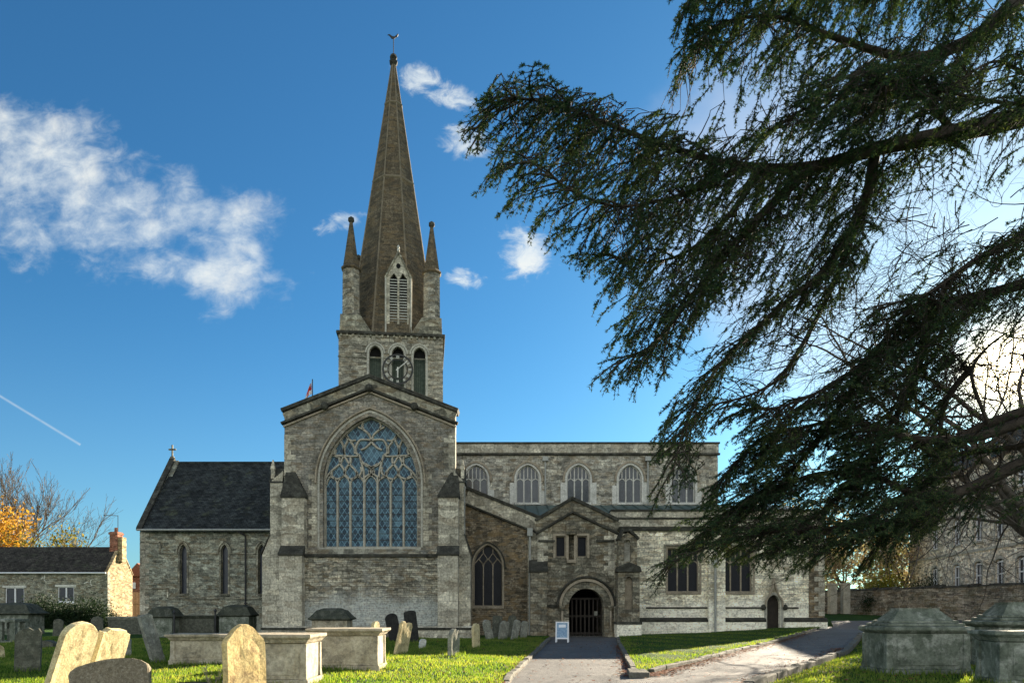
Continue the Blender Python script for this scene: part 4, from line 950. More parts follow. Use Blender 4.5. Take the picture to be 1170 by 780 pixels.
# ================================================================== the churchyard
def jitter(o, amt, scale=3.0, seed=0):
    from mathutils import noise as mn
    for v in o.data.vertices:
        v.co += mn.noise_vector(v.co * scale + Vector((seed, seed * 2, 0))) * amt
def stone_outline(shape, w, h, n=10):
    a = w / 2
    if shape == 'round': top = [(a * math.cos(math.pi * k / n), h - a * .75 + a * .75 * math.sin(math.pi * k / n)) for k in range(n + 1)]
    elif shape == 'segment': top = [(a * math.cos(math.pi * k / n), h - a * .35 + a * .35 * math.sin(math.pi * k / n)) for k in range(n + 1)]
    elif shape == 'point': top = [(a, h - a * .78), (a * .93, h - a * .62), (a * .45, h - a * .16), (a * .16, h - .01), (0, h), (-a * .2, h - .01), (-a * .5, h - a * .18), (-a * .93, h - a * .6), (-a, h - a * .75)]
    elif shape == 'shoulder': top = [(a, h - .16), (a * .95, h - .09), (a * .75, h - .07), (a * .6, h - .02), (a * .3, h), (-a * .2, h - .01), (-a * .55, h + .01), (-a * .8, h - .05), (-a, h - .05)]
    elif shape == 'heart': top = [(a, h - .25), (a * 1.05, h - .12), (a * .8, h - .02), (a * .45, h), (0, h - .07), (-a * .45, h), (-a * .8, h - .02), (-a * 1.05, h - .12), (-a, h - .25)]
    else: top = [(a, h - .12), (a * .8, h - .03), (a * .35, h - .07), (0, h), (-a * .4, h - .02), (-a * .75, h - .1), (-a, h - .2)]
    # side edges get a few points so that they can wander
    side = [(a, -.4), (a, h * .2), (a, h * .5)]; other = [(-a, h * .5), (-a, h * .2), (-a, -.4)]
    return side + top + other
HS = []
def headstone(px_, Y_, w, h, t, yaw, pitch, roll, shape, mat, label, group=None, rough=.018):
    x = sx(px_, Y_); z = ground_z(x, Y_)
    ol = stone_outline(shape, w, h); mb = MB()
    vs = []; n = len(ol); layers = [(-t / 2, 1.0), (-t / 2 + t * .12, 1.0), (0, 1.012), (t / 2 - t * .12, 1.0), (t / 2, 1.0)]
    # worn front and back: a grid of concentric rings keeps the face shaded unevenly
    for y_, s_ in layers: vs += [(p[0] * s_ * (.97 if abs(y_) == t / 2 else 1), y_, p[1] * (1 if abs(y_) < t / 2 else .994)) for p in ol]
    fs = [(i * n + k, i * n + (k + 1) % n, (i + 1) * n + (k + 1) % n, (i + 1) * n + k) for i in range(len(layers) - 1) for k in range(n)]
    cz = h * .5
    for li, y_ in ((0, -t / 2 + .008), (len(layers) - 1, t / 2 - .008)):
        base = len(vs)
        for s_ in (.66, .33): vs += [(p[0] * s_, y_, cz + (p[1] - cz) * s_) for p in ol]
        vs.append((0, y_, cz)); c = len(vs) - 1; a0 = li * n
        for k in range(n):
            j = (k + 1) % n
            fs += [(a0 + k, a0 + j, base + j, base + k), (base + k, base + j, base + n + j, base + n + k), (base + n + k, base + n + j, c)]
    o = mb.add(vs, fs).build('headstone', mat, None)
    jitter(o, rough, 3.2, len(HS) * 3.1); jitter(o, rough * .4, 11, len(HS))
    o.location = (x, Y_, z); o.rotation_mode = 'ZYX'
    o.rotation_euler = (R(pitch), R(roll), R(yaw)); HS.append(o)
    o.matrix_world = Matrix.Translation((x, Y_, z)) @ Matrix.Rotation(R(yaw), 4, 'Z') @ Matrix.Rotation(R(roll), 4, 'Y') @ Matrix.Rotation(R(pitch), 4, 'X')
    tag(o, label, 'gravestone', group or 'headstones in the churchyard')
    return o
# pitch > 0 leans the face forward; roll > 0 leans to the stone's right-hand side
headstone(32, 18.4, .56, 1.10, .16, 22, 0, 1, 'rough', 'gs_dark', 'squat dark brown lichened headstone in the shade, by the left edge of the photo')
headstone(71, 14.1, .80, 1.34, .13, 76, 18, 4, 'round', 'gs_pale', 'sunlit pale yellow headstone with a rounded top, leaning right', rough=.012)
headstone(114, 15.1, .78, 1.16, .13, 76, 18, 3, 'shoulder', 'gs_pale', 'sunlit square-shouldered pale headstone, leaning beside the round-topped one')
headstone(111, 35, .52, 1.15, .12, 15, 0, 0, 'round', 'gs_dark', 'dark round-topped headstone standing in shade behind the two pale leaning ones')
headstone(181, 21.2, .40, 1.42, .14, 62, -9, -12, 'segment', 'gs_grey', 'tall narrow grey slab tilting left beside the long chest tomb')
headstone(128, 13.0, 1.28, .66, .20, 14, -16, -6, 'segment', 'rock', 'low broad speckled stone sunk in the grass at the front left', rough=.03)
headstone(281, 12.6, .84, 1.26, .13, 62, -3, 0, 'point', 'gs_ochre', 'bright ochre headstone with a blunt pointed top in the front row', rough=.014)
headstone(429, 24.2, .36, 1.13, .12, 70, 0, 0, 'round', 'gs_pale', 'small pale rounded headstone peeping over the chest tomb', rough=.01)
headstone(453, 36.5, .62, 1.42, .12, 25, 4, -14, 'round', 'gs_black', 'blackened headstone tilting left against the transept wall')
headstone(472, 35.0, .58, 1.52, .12, 20, 2, -7, 'segment', 'gs_black', 'blackened tall headstone next to the tilting one at the transept wall')
headstone(457, 25.4, .60, 1.15, .12, 60, 7, 10, 'heart', 'gs_pale', 'pale heart-topped headstone leaning right on the sunlit edge of the lawn')
headstone(482, 29.5, .26, .38, .12, 30, 0, 8, 'round', 'white_trim', 'tiny white stone at the shadow line of the lawn')
headstone(518, 23.6, .42, .88, .16, 58, 0, 2, 'rough', 'gs_grey', 'short grey lichen-crusted headstone alone on the sunlit lawn')
headstone(544, 30.0, .40, .98, .13, 58, 0, -3, 'rough', 'gs_pale', 'narrow pale headstone at the end of the shade near the traceried window')
for i, (p_, Y_, w_, h_, yw, ro, sh, mt, lb) in enumerate((
    (560, 37.2, .44, 1.05, 35, -16, 'round', 'gs_grey', 'grey round headstone tilting left, first of the huddled row under the dark window'),
    (567, 39.4, .50, 1.25, 20, 3, 'segment', 'gs_dark', 'dark headstone upright behind the first of the huddled row'),
    (574, 37.8, .50, 1.0, 30, 8, 'rough', 'gs_grey', 'grey rough-topped headstone in the middle of the huddled row'),
    (582, 39.0, .46, 1.22, 25, 9, 'round', 'gs_dark', 'dark headstone leaning right behind the middle of the huddled row'),
    (587, 37.6, .40, 1.02, 40, 14, 'shoulder', 'gs_grey', 'grey headstone leaning right towards the downpipe in the huddled row'),
    (598, 39.3, .40, .92, 35, 4, 'rough', 'gs_grey', 'short grey headstone beside the drainpipe, last of the huddled row'))):
    headstone(p_, Y_, w_, h_, .12, yw, 2, ro, sh, mt, lb, 'headstones huddled by the porch')
headstone(-3, 24.0, .42, .42, .14, 60, -10, 0, 'round', 'gs_pale', 'low pale stone cut off by the left edge of the photo')
headstone(52, 30.5, .8, .3, .5, 10, 0, 0, 'segment', 'gs_dark', 'flat mossy grave slab in the shade behind the dark headstone')
headstone(66, 41.0, .5, .95, .12, 15, 0, 3, 'round', 'gs_dark', 'dim green headstone in front of the cottage shrubs')
headstone(139, 23.5, .55, .62, .3, 25, 0, 0, 'rough', 'gs_grey', 'broken grey block behind the square-shouldered headstone')

def chest(x0, x1, yf, d, h, label, top='flat', body='tomb', lid='tomb_top', yaw=0, cat='tomb', pil=True, over=.10, z0=None, base=True, name='chest_tomb'):
    cx, cy = (x0 + x1) / 2, yf + d / 2; w = x1 - x0; z = ground_z(cx, cy) if z0 is None else z0
    t = thing(name, label, cat, (cx, cy, z), R(yaw), 'chest tombs in the churchyard')
    a, b = w / 2, d / 2; ht = .19 if top == 'flat' else .10
    body_h = h - ht if top == 'flat' else h * .62
    if base:
        o = MB().box(-a - .07, a + .07, -b - .07, b + .07, -.25, .12).build('plinth', body, t, bevel=.02); jitter(o, .01)
    o = MB().box(-a, a, -b, b, .12 if base else -.25, body_h).build('body', body, t, bevel=.012)
    if pil:
        for sx_ in (-1, 1):
            for sy_ in (-1, 1):
                q = .13; pxx, pyy = sx_ * (a - q / 2 + .03), sy_ * (b - q / 2 + .03)
                o = MB().add([(pxx - q * .62, pyy - q * .62, .12), (pxx + q * .62, pyy - q * .62, .12), (pxx + q * .62, pyy + q * .62, .12), (pxx - q * .62, pyy + q * .62, .12),
                              (pxx - q / 2, pyy - q / 2, .26), (pxx + q / 2, pyy - q / 2, .26), (pxx + q / 2, pyy + q / 2, .26), (pxx - q / 2, pyy + q / 2, .26),
                              (pxx - q / 2, pyy - q / 2, body_h - .002), (pxx + q / 2, pyy - q / 2, body_h - .002), (pxx + q / 2, pyy + q / 2, body_h - .002), (pxx - q / 2, pyy + q / 2, body_h - .002)],
                             [(3, 2, 1, 0), (0, 1, 5, 4), (1, 2, 6, 5), (2, 3, 7, 6), (3, 0, 4, 7), (4, 5, 9, 8), (5, 6, 10, 9), (6, 7, 11, 10), (7, 4, 8, 11), (8, 9, 10, 11)]).build('pilaster', body, t, bevel=.01)
        MB().box(-a + .2, a - .2, -b - .012, -b + .01, .2, body_h - .1).build('panel', body, t, bevel=.008)
    def frustum(specs, mat, nm):
        m_ = MB(); vs = []
        for e, zz in specs: vs += [(-a - e, -b - e * .8, zz), (a + e, -b - e * .8, zz), (a + e, b + e * .8, zz), (-a - e, b + e * .8, zz)]
        k = len(specs); fs = [(i * 4 + j, i * 4 + (j + 1) % 4, (i + 1) * 4 + (j + 1) % 4, (i + 1) * 4 + j) for i in range(k - 1) for j in range(4)] + [(3, 2, 1, 0), tuple(range(4 * k - 4, 4 * k))]
        o = m_.add(vs, fs).build(nm, mat, t, bevel=.014); return o
    if top == 'flat':
        o = frustum([(.01, body_h + .002), (over * .25, body_h + .02), (over * .55, body_h + .08), (over * .95, body_h + .125), (over, h - .055), (over, h)], lid, 'top_slab')
        sb = o.modifiers.new('s', 'SUBSURF'); sb.subdivision_type = 'SIMPLE'; sb.levels = sb.render_levels = 3
        tx = bpy.data.textures.new('wear', 'CLOUDS'); tx.noise_scale = .22; dm = o.modifiers.new('d', 'DISPLACE'); dm.texture = tx; dm.strength = .03; dm.texture_coords = 'LOCAL'
    elif top == 'coped':
        frustum([(.0, body_h), (over, body_h + .05), (over, body_h + .12), (over * .6, body_h + .17), (-a * .18, h - .12), (-min(a, b / .8) * .62, h)], lid, 'coped_lid')
    else:   # stepped lid
        frustum([(.0, body_h + .002), (over * .5, body_h + .03), (over, body_h + .07), (over, body_h + .13), (over * .4, body_h + .15)], lid, 'lid_moulding')
        zc_ = body_h + .15; dz_ = h - zc_
        frustum([(-.03, zc_ + .001), (-.03, zc_ + dz_ * .14), (-.09, zc_ + dz_ * .17)], lid, 'lid_step')
        frustum([(-.12, zc_ + dz_ * .17), (-.12, zc_ + dz_ * .30), (-.17, zc_ + dz_ * .33)], lid, 'lid_step')
        frustum([(-.19, zc_ + dz_ * .33), (-.40, zc_ + dz_ * .9), (-.39, zc_ + dz_ * .91), (-.39, h)], lid, 'lid_top')
    return t
chest(sx(196, 20.6), sx(268, 20.6), 20.6, 1.0, .84, 'long low chest tomb with a worn flat slab, beside the tilted narrow slab', over=.16)
chest(-5.75, -4.17, 14.9, 1.15, 1.03, 'nearest chest tomb on the left lawn, right of the ochre pointed headstone', over=.13)
chest(-5.05, -3.42, 18.7, 1.10, 1.05, 'flat-topped chest tomb with flared corner foot standing on the sunlit lawn', over=.16)
chest(sx(357, 36.5), sx(396, 36.5), 36.5, 1.2, 1.62, 'tomb with a dark humped lid against the middle of the transept wall', 'coped', 'tomb', 'tomb_dark', over=.2, pil=True)
chest(sx(170, 42), sx(196, 42), 42, 1.2, 1.75, 'stone tomb with dark flat-hipped lid below the left lancet window', 'coped', 'tomb_green', 'tomb_dark', over=.2)
chest(sx(251, 42), sx(284, 42), 42, 1.2, 1.78, 'stone tomb with mossy humped lid beside the chancel downpipe', 'coped', 'tomb_green', 'tomb_dark', over=.15)
chest(sx(204, 43), sx(244, 43), 43, 1.0, 1.18, 'low mossy chest tomb between the two taller tombs by the chancel', 'flat', 'gs_dark', 'tomb_dark', over=.1)
chest(sx(-16, 45), sx(32, 45), 45, 1.5, 1.92, 'big grey green tomb with dark sloping lid in front of the cottage', 'coped', 'tomb_green', 'tomb_dark', over=.25)
chest(sx(124, 46), sx(160, 46), 46, 1.2, 1.15, 'low ruinous tomb by the corner of the sunlit cottage gable', 'flat', 'gs_dark', 'gs_grey', over=.12)
# open table tomb at the left edge
tt = thing('table_tomb', 'open table tomb on square legs at the left edge of the churchyard', 'tomb', (sx(0, 35), 35.4, ground_z(sx(0, 35), 35.4)))
MB().box(-.95, .78, -.5, .5, 1.0, 1.14).build('top_slab', 'tomb_green', tt, bevel=.02)
MB().box(-.95, .78, -.55, .55, -.2, .12).build('plinth', 'tomb_green', tt, bevel=.02)
for lx_ in (-.8, .0, .62):
    for ly_ in (-.36, .36): MB().box(lx_ - .13, lx_ + .13, ly_ - .1, ly_ + .1, .12, 1.0).build('leg', 'tomb_green', tt, bevel=.01)
# the bigger tombs on the right bank
chest(sx(1014, 15), sx(1106, 15), 15.0, 1.0, 1.36, 'large green-grey tomb with a stepped lid on the right bank', 'step', 'tomb_green', 'tomb_green', over=.10, z0=.27)
chest(sx(1142, 16.5), sx(1260, 16.5), 16.5, 1.1, 1.5, 'mossy tomb with a tiered lid half hidden at the right edge', 'step', 'tomb_green', 'tomb_green', over=.12, z0=.27)
chest(sx(1152, 12.6), sx(1270, 12.6), 12.6, .8, .96, 'broken-edged mossy tomb nearest the camera at the right edge', 'flat', 'tomb_green', 'tomb_green', over=.14, z0=.27, yaw=-8)

# iron posts by the chancel tomb
for k, p_ in enumerate((199, 246)):
    o = MB().tube([(0, 0, -.1), (0, 0, 1.35)], .05, 8).rings((0, 0), [(.05, 1.35), (.09, 1.42), (.02, 1.55)], 8).build('iron_post', 'pipe_black')
    o.location = (sx(p_, 41.5), 41.5, ground_z(sx(p_, 41.5), 41.5)); tag(o, ('slim black iron post beside the tomb under the left lancet', 'slim black iron post beside the tomb by the chancel downpipe')[k], 'post', 'iron posts by the chancel')

# ---------------- sandwich board by the porch
bd = thing('sandwich_board', 'white-framed folding notice board with a blue poster, left of the porch door', 'notice board', (sx(642.5, 36.2), 36.2, 0.012), R(-8))
M['poster_blue'] = mottled('blue poster print', (.14, .25, .38), (.22, .36, .5), 9, (.55, .62, .68), .5, 14, bump=0, rough=.3)
M['poster_white'] = mottled('white poster print', (.75, .78, .8), (.82, .82, .84), 3, grain=.1, bump=0, rough=.3)
def panel(y0, y1, sgn):
    f_ = MB(); z1 = 1.0; n_ = 'front_panel' if sgn < 0 else 'back_panel'
    def P(u, z, d): return (u, sgn * (.26 - .24 * z / z1) + sgn * d, z)
    def slab(u0, u1, za, zb, d0, d1):
        return [P(u0, za, d0), P(u1, za, d0), P(u1, zb, d0), P(u0, zb, d0), P(u0, za, d1), P(u1, za, d1), P(u1, zb, d1), P(u0, zb, d1)]
    Fq = [(0, 1, 2, 3), (7, 6, 5, 4), (0, 4, 5, 1), (1, 5, 6, 2), (2, 6, 7, 3), (3, 7, 4, 0)]
    for q_ in ((-.32, -.26, 0, 1.0), (.26, .32, 0, 1.0), (-.26, .26, .94, 1.0), (-.26, .26, .16, .23)): f_.add(slab(*q_, 0, .035), Fq)
    o = f_.build(n_, 'upvc', bd)
    MB().add(slab(-.258, .258, .232, .938, .005, .02), Fq).build('poster', 'poster_blue', o)
    if sgn < 0: MB().add(slab(-.17, .17, .72, .86, .021, .025), Fq).build('poster_heading', 'poster_white', o)
panel(0, 0, -1); panel(0, 0, 1)

# ---------------- edging stones along the paths
ks = 0
def kerb(pts_fn, ya, yb, side, label, L=.9, hh=.16, wd=.16):
    global ks
    y = ya; ids = []
    while y < yb:
        y2 = min(yb, y + L * random.uniform(.8, 1.15)); xa_, xb_ = pts_fn(y), pts_fn(y2)
        dx, dy = xb_ - xa_, y2 - y; ln = math.hypot(dx, dy)
        o = MB().box(-ln / 2 + .012, ln / 2 - .012, -wd / 2, wd / 2, -.15, hh + random.uniform(-.02, .02)).build('kerb_stone', 'kerb', None, bevel=.02)
        jitter(o, .012, 5, ks); ks += 1
        mx, my = (xa_ + xb_) / 2, (y + y2) / 2
        o.location = (mx, my, g(mx, my)); o.rotation_euler = (R(random.uniform(-3, 3)), R(random.uniform(-1.5, 1.5)), math.atan2(dy, dx) + R(random.uniform(-1.5, 1.5)))
        tag(o, label, 'kerb stone', label.replace('worn grey ', '').replace('edging stone', 'edging stones')); y = y2 + .01
kerb(lambda y: lerp(XL, y) - .08, 14, 40, -1, 'worn grey edging stone along the left side of the porch path', hh=.11)
kerb(lambda y: lerp(XM1, y) + .06, 18.4, 41, 1, 'worn grey edging stone between the porch path and the small lawn', hh=.12)
kerb(lambda y: lerp(XM2, y) - .06, 18.6, 43, 1, 'worn grey edging stone between the small lawn and the side path', L=1.2, hh=.12)
kerb(lambda y: lerp(XR, y) + .06, 13, 36, 1, 'worn grey edging stone along the right bank of the side path', L=1.1, hh=.26, wd=.2)
o = MB().xy([(2.72, 17.3), (3.25, 17.4), (3.3, 18.3), (2.9, 18.6)], -.1, .13).build('corner_stone', 'kerb', None, bevel=.03); jitter(o, .03); tag(o, 'flat grey stone at the tip of the small lawn where the paths meet', 'kerb stone')

# ---------------- cottage on the left
ct = thing('cottage', 'low grey stone cottage with dark tiled roof and sunlit right gable', 'cottage', (0, 0, 0))
Y = 78.0; gx = sx(123, Y); gb = Y + 5.1; ez = sz(653, Y); rz_ = sz(626, (Y + gb) / 2); lx0 = -75
cwn = [(sx(a_, Y), sx(b_, Y), sz(d_, Y), sz(c_, Y)) for a_, b_, c_, d_ in ((6, 27.5, 671, 690), (66, 84.5, 670, 687))]
MB().xz([(lx0, -.3), (lx0, ez), (gx, ez), (gx, -.3)], Y, Y + .5, [[(a_, c_), (a_, d_), (b_, d_), (b_, c_)] for a_, b_, c_, d_ in cwn]).build('front_wall', 'cottage', ct)
MB().yz([(Y + .5, -.3), (Y + .5, ez), (Y, ez), ((Y + gb) / 2, rz_ + .12), (gb, ez), (gb, -.3)], gx - .5, gx + .0).build('gable_wall', 'gable', ct)
MB().box(lx0, gx - .5, gb - .5, gb, -.3, ez).build('rear_wall', 'cottage', ct)
o = MB().yz([(Y - .3, ez - .02), ((Y + gb) / 2, rz_ + .15), (gb + .3, ez - .02), (gb + .3, ez - .15), ((Y + gb) / 2, rz_), (Y - .3, ez - .15)], lx0, gx - .28).build('roof', 'slate_brown', ct)
MB().yz([(Y - .1, ez), ((Y + gb) / 2, rz_ + .32), (gb + .1, ez), (gb + .1, ez - .15), ((Y + gb) / 2, rz_ + .1), (Y - .1, ez - .15)], gx - .3, gx + .05).build('coping', 'gable', ct)
MB().tube([(lx0, Y - .36, ez - .12), (gx, Y - .36, ez - .12)], .075, 8).build('gutter', 'upvc', ct)
for (a_, b_, c_, d_) in cwn:
    m_ = MB().bar([(a_, c_), (a_, d_), (b_, d_), (b_, c_), (a_, c_)], .16, Y + .08, Y + .2); mm = (a_ + b_) / 2; m_.bar([(mm, c_), (mm, d_)], .14, Y + .07, Y + .2)
    o = m_.build('window', 'upvc', ct); MB().box(a_, b_, Y + .16, Y + .18, c_, d_).build('pane', 'pane', o)
    MB().box(a_ - .25, b_ + .25, Y - .06, Y + .05, d_ + .0, d_ + .22).build('lintel', 'white_trim', o); MB().box(a_ - .12, b_ + .12, Y - .1, Y + .1, c_ - .16, c_).build('sill', 'upvc', o)
chx = sx(138, 80.5)
o = MB().box(chx - .95, chx - .1, 80.0, 81.1, rz_ - .9, sz(607, 80)).build('chimney', 'brick_red', ct)
MB().box(chx - 1.03, chx - .02, 79.9, 81.2, sz(607, 80) - .3, sz(607, 80) - .08).build('chimney_cap', 'brick_red', o)
MB().rings((chx - .5, 80.5), [(.2, sz(607, 80)), (.17, sz(602, 80))], 10).build('chimney_pot', 'brick_red', o)
MB().box(chx - .1, chx + .35, 80.1, 81.0, rz_ - 1.5, sz(613, 80)).build('chimney_shoulder', 'gable', o)
ae = MB().tube([(chx - .2, 80.3, sz(612, 80)), (chx - .2, 80.3, sz(588, 80))], .035, 6).tube([(chx - .15, 80.3, sz(588.5, 80)), (chx - 1.7, 80.2, sz(588, 80))], .03, 6)
for k in range(6): xx = chx - .4 - k * .25; ae.tube([(xx, 79.95, sz(588.2, 80)), (xx, 80.65, sz(588.2, 80))], .014, 4)
ae.build('aerial', 'black_iron', ct)
for cx_, cy_ in ((102, 665), (50, 660)):
    w_ = .55 if cx_ > 80 else .3; x_, z_ = sx(cx_, Y), sz(cy_, Y)
    MB().bar([(x_ - w_, z_ - .1), (x_ - w_ * .3, z_ + .05), (x_ + w_ * .2, z_ - .12), (x_ + w_ * .4, z_ + .3)], .08, Y - .05, Y - .0).bar([(x_ - w_ * .1, z_ - .0), (x_ + w_ * .6, z_ - .35)], .07, Y - .05, Y - .0).build('wall_tie', 'white_trim', ct)
# brick house glimpsed beyond
bh = thing('brick_house', 'small red-roofed brick house glimpsed between cottage and chancel', 'house', (0, 0, 0)); Y = 112.0
MB().box(sx(147, Y), sx(175, Y), Y, Y + 8, -.3, sz(658, Y)).build('wall', 'brick_red', bh)
MB().xz([(sx(144, Y), sz(658, Y)), (sx(158, Y), sz(643, Y)), (sx(178, Y), sz(658, Y))], Y - .4, Y + 8).build('roof', 'tile_red', bh)
MB().box(sx(150, Y), sx(155, Y), Y - .05, Y + .02, sz(672, Y), sz(665, Y)).build('window', 'upvc', bh)
fc = thing('timber_fence', 'brown board fence between the cottage gable and the chancel', 'fence', (0, 0, 0)); Y = 88.0
M['fence_wood'] = mottled('weathered fence wood', (.20, .12, .07), (.30, .19, .11), 5)
for k in range(16): MB().box(sx(146, Y) + k * .17, sx(146, Y) + k * .17 + .15, Y, Y + .03, -.1, sz(676, Y) + random.uniform(-.03, .03)).build('board', 'fence_wood', fc)
for zz in (.5, 2.2): MB().box(sx(146, Y), sx(146, Y) + 2.72, Y + .03, Y + .08, zz, zz + .1).build('rail', 'fence_wood', fc)

# ---------------- boundary wall, gate and the house on the right
bw_ = thing('boundary_wall', 'long rubble churchyard wall with dark mossy coping, right of the church', 'wall', (0, 0, 0))
def wall_run(p, q, z0, z1p, z1q, th, nm, mat):
    d = Vector((q[0] - p[0], q[1] - p[1], 0)); n_ = Vector((-d.y, d.x, 0)).normalized() * th / 2; P_, Q_ = Vector((*p, 0)), Vector((*q, 0)); vs = []
    for base, zt in ((P_, z1p), (Q_, z1q)):
        for s_, z_ in ((-1, z0), (1, z0), (1, zt), (-1, zt)): v = base + n_ * s_; vs.append((v.x, v.y, z_))
    return MB().add(vs, [(0, 3, 2, 1), (4, 5, 6, 7), (0, 1, 5, 4), (1, 2, 6, 5), (2, 3, 7, 6), (3, 0, 4, 7)]).build(nm, mat, bw_)
def cope_run(p, q, zp_, zq_, th):
    d = Vector((q[0] - p[0], q[1] - p[1], 0)); L_ = d.length; d.normalize(); n_ = Vector((-d.y, d.x, 0)) * th / 2; m_ = MB(); k = 0.0
    while k < L_:
        e = min(L_, k + random.uniform(.4, .8)); vs = []
        hgt = random.uniform(.12, .26); jt = random.uniform(-.03, .03)
        for tt_ in (k, e - .02):
            b_ = Vector((*p, 0)) + d * tt_; zz = zp_ + (zq_ - zp_) * tt_ / L_
            for s_, z_ in ((-1.2, zz), (1.2, zz), (.6, zz + hgt), (-.6, zz + hgt)): v = b_ + n_ * s_; vs.append((v.x + jt, v.y, z_))
        m_.add(vs, [(0, 3, 2, 1), (4, 5, 6, 7), (0, 1, 5, 4), (1, 2, 6, 5), (2, 3, 7, 6), (3, 0, 4, 7)]); k = e
    o = m_.build('coping', 'black_stone', bw_, bevel=.02); return o
wall_run((35.5, 43), (27, 60), 0, 3.25, 3.05, .5, 'wall_run', 'bwall'); cope_run((35.5, 43), (27, 60), 3.25, 3.05, .5)
wall_run((27, 60.3), (24.2, 61.2), 0, 3.05, 3.05, .5, 'wall_run', 'bwall'); cope_run((27, 60.3), (24.2, 61.2), 3.05, 3.05, .5)
for k, p_ in enumerate((951, 966)):
    x_ = sx(p_, 58); o = MB().box(-.27, .27, -.27, .27, 0, 2.25).box(-.34, .34, -.34, .34, 2.25, 2.4).build('gate_pier', 'trim', None, bevel=.02); o.location = (x_, 58, g(x_, 58) - .1)
    tag(o, ('pale square gate pier nearest the church corner', 'pale square gate pier at the end of the dark boundary wall')[k], 'gate pier', 'gate piers')
hs = thing('stone_house', 'three-storey stone house with tall white sash windows behind the cedar', 'house', (0, 0, 0))
A_, B_ = Vector((33.9, 42)), Vector((38.2, 71)); dv = (B_ - A_); Lh = dv.length; dv.normalize(); nv = Vector((dv.y, -dv.x))   # nv points away from the churchyard
def Hp(u, z, t): p = A_ + dv * u + nv * t; return (p.x, p.y, z)
def yof(px_):      # where a line of sight meets the front
    k = (px_ - CX) / F; # A.x + u dx = k (A.y + u dy)
    return (k * A_.y - A_.x) / (dv.x - k * dv.y)
hw_ = []
for px_ in (1194, 1167, 1142, 1117.5, 1093, 1068):
    u_ = yof(px_); hw_ += [(u_, 3.15, 5.35), (u_, 6.9, 9.1), (u_, 10.2, 11.8)]
holes = [[(u_ - .62, a_), (u_ - .62, b_ - .25), (u_ - .4, b_ - .06), (u_, b_), (u_ + .4, b_ - .06), (u_ + .62, b_ - .25), (u_ + .62, a_)] for u_, a_, b_ in hw_]
MB().prism([(0, 0), (0, 12.8), (Lh, 12.8), (Lh, 0)], 0, .5, Hp, holes).build('front_wall', 'house', hs)
MB().prism([(0, .9), (.5, .9), (.5, 12.8), (0, 12.8)], .5, 9, Hp).build('end_wall', 'house', hs)
MB().prism([(Lh - .5, 0), (Lh, 0), (Lh, 12.8), (Lh - .5, 12.8)], .5, 9, Hp).build('end_wall', 'house', hs)
def Hq(t, z, u): return Hp(u, z, t)
MB().prism([(-.4, 12.8), (4.5, 16.4), (9.4, 12.8)], -.3, Lh + .3, Hq).build('roof', 'slate', hs)
for zz in (6.1, 9.7): MB().prism([(0, zz), (Lh, zz), (Lh, zz + .22), (0, zz + .22)], -.07, .1, Hp).build('string_course', 'trim', hs)
for (u_, a_, b_), hl in zip(hw_, holes):
    m_ = MB()
    for q_ in ((u_ - .6, u_ - .5, a_, b_ - .2), (u_ + .5, u_ + .6, a_, b_ - .2), (u_ - .5, u_ + .5, a_, a_ + .1), (u_ - .5, u_ + .5, (a_ + b_) / 2 - .05, (a_ + b_) / 2 + .05), (u_ - .5, u_ + .5, b_ - .28, b_ - .14), (u_ - .02, u_ + .02, a_ + .1, b_ - .28)):
        m_.prism([(q_[0], q_[2]), (q_[1], q_[2]), (q_[1], q_[3]), (q_[0], q_[3])], .12, .2, Hp)
    o = m_.build('window', 'upvc', hs); MB().prism(hl, .2, .215, Hp).build('pane', 'pane', o)
    MB().prism([(u_ - .8, a_ - .14), (u_ + .8, a_ - .14), (u_ + .8, a_), (u_ - .8, a_)], -.1, .2, Hp).build('sill', 'trim', o)
    s2 = [(u_ - .78, a_ + .0), (u_ - .78, b_ - .2), (u_ - .48, b_ + .1), (u_, b_ + .18), (u_ + .48, b_ + .1), (u_ + .78, b_ - .2), (u_ + .78, a_ + .0)]
    MB().prism(s2 + [(u_ + .625, a_), (u_ + .625, b_ - .25), (u_ + .4, b_ - .06), (u_, b_ + .003), (u_ - .4, b_ - .06), (u_ - .625, b_ - .25), (u_ - .625, a_)], -.03, .05, Hp).build('surround', 'trim', o)
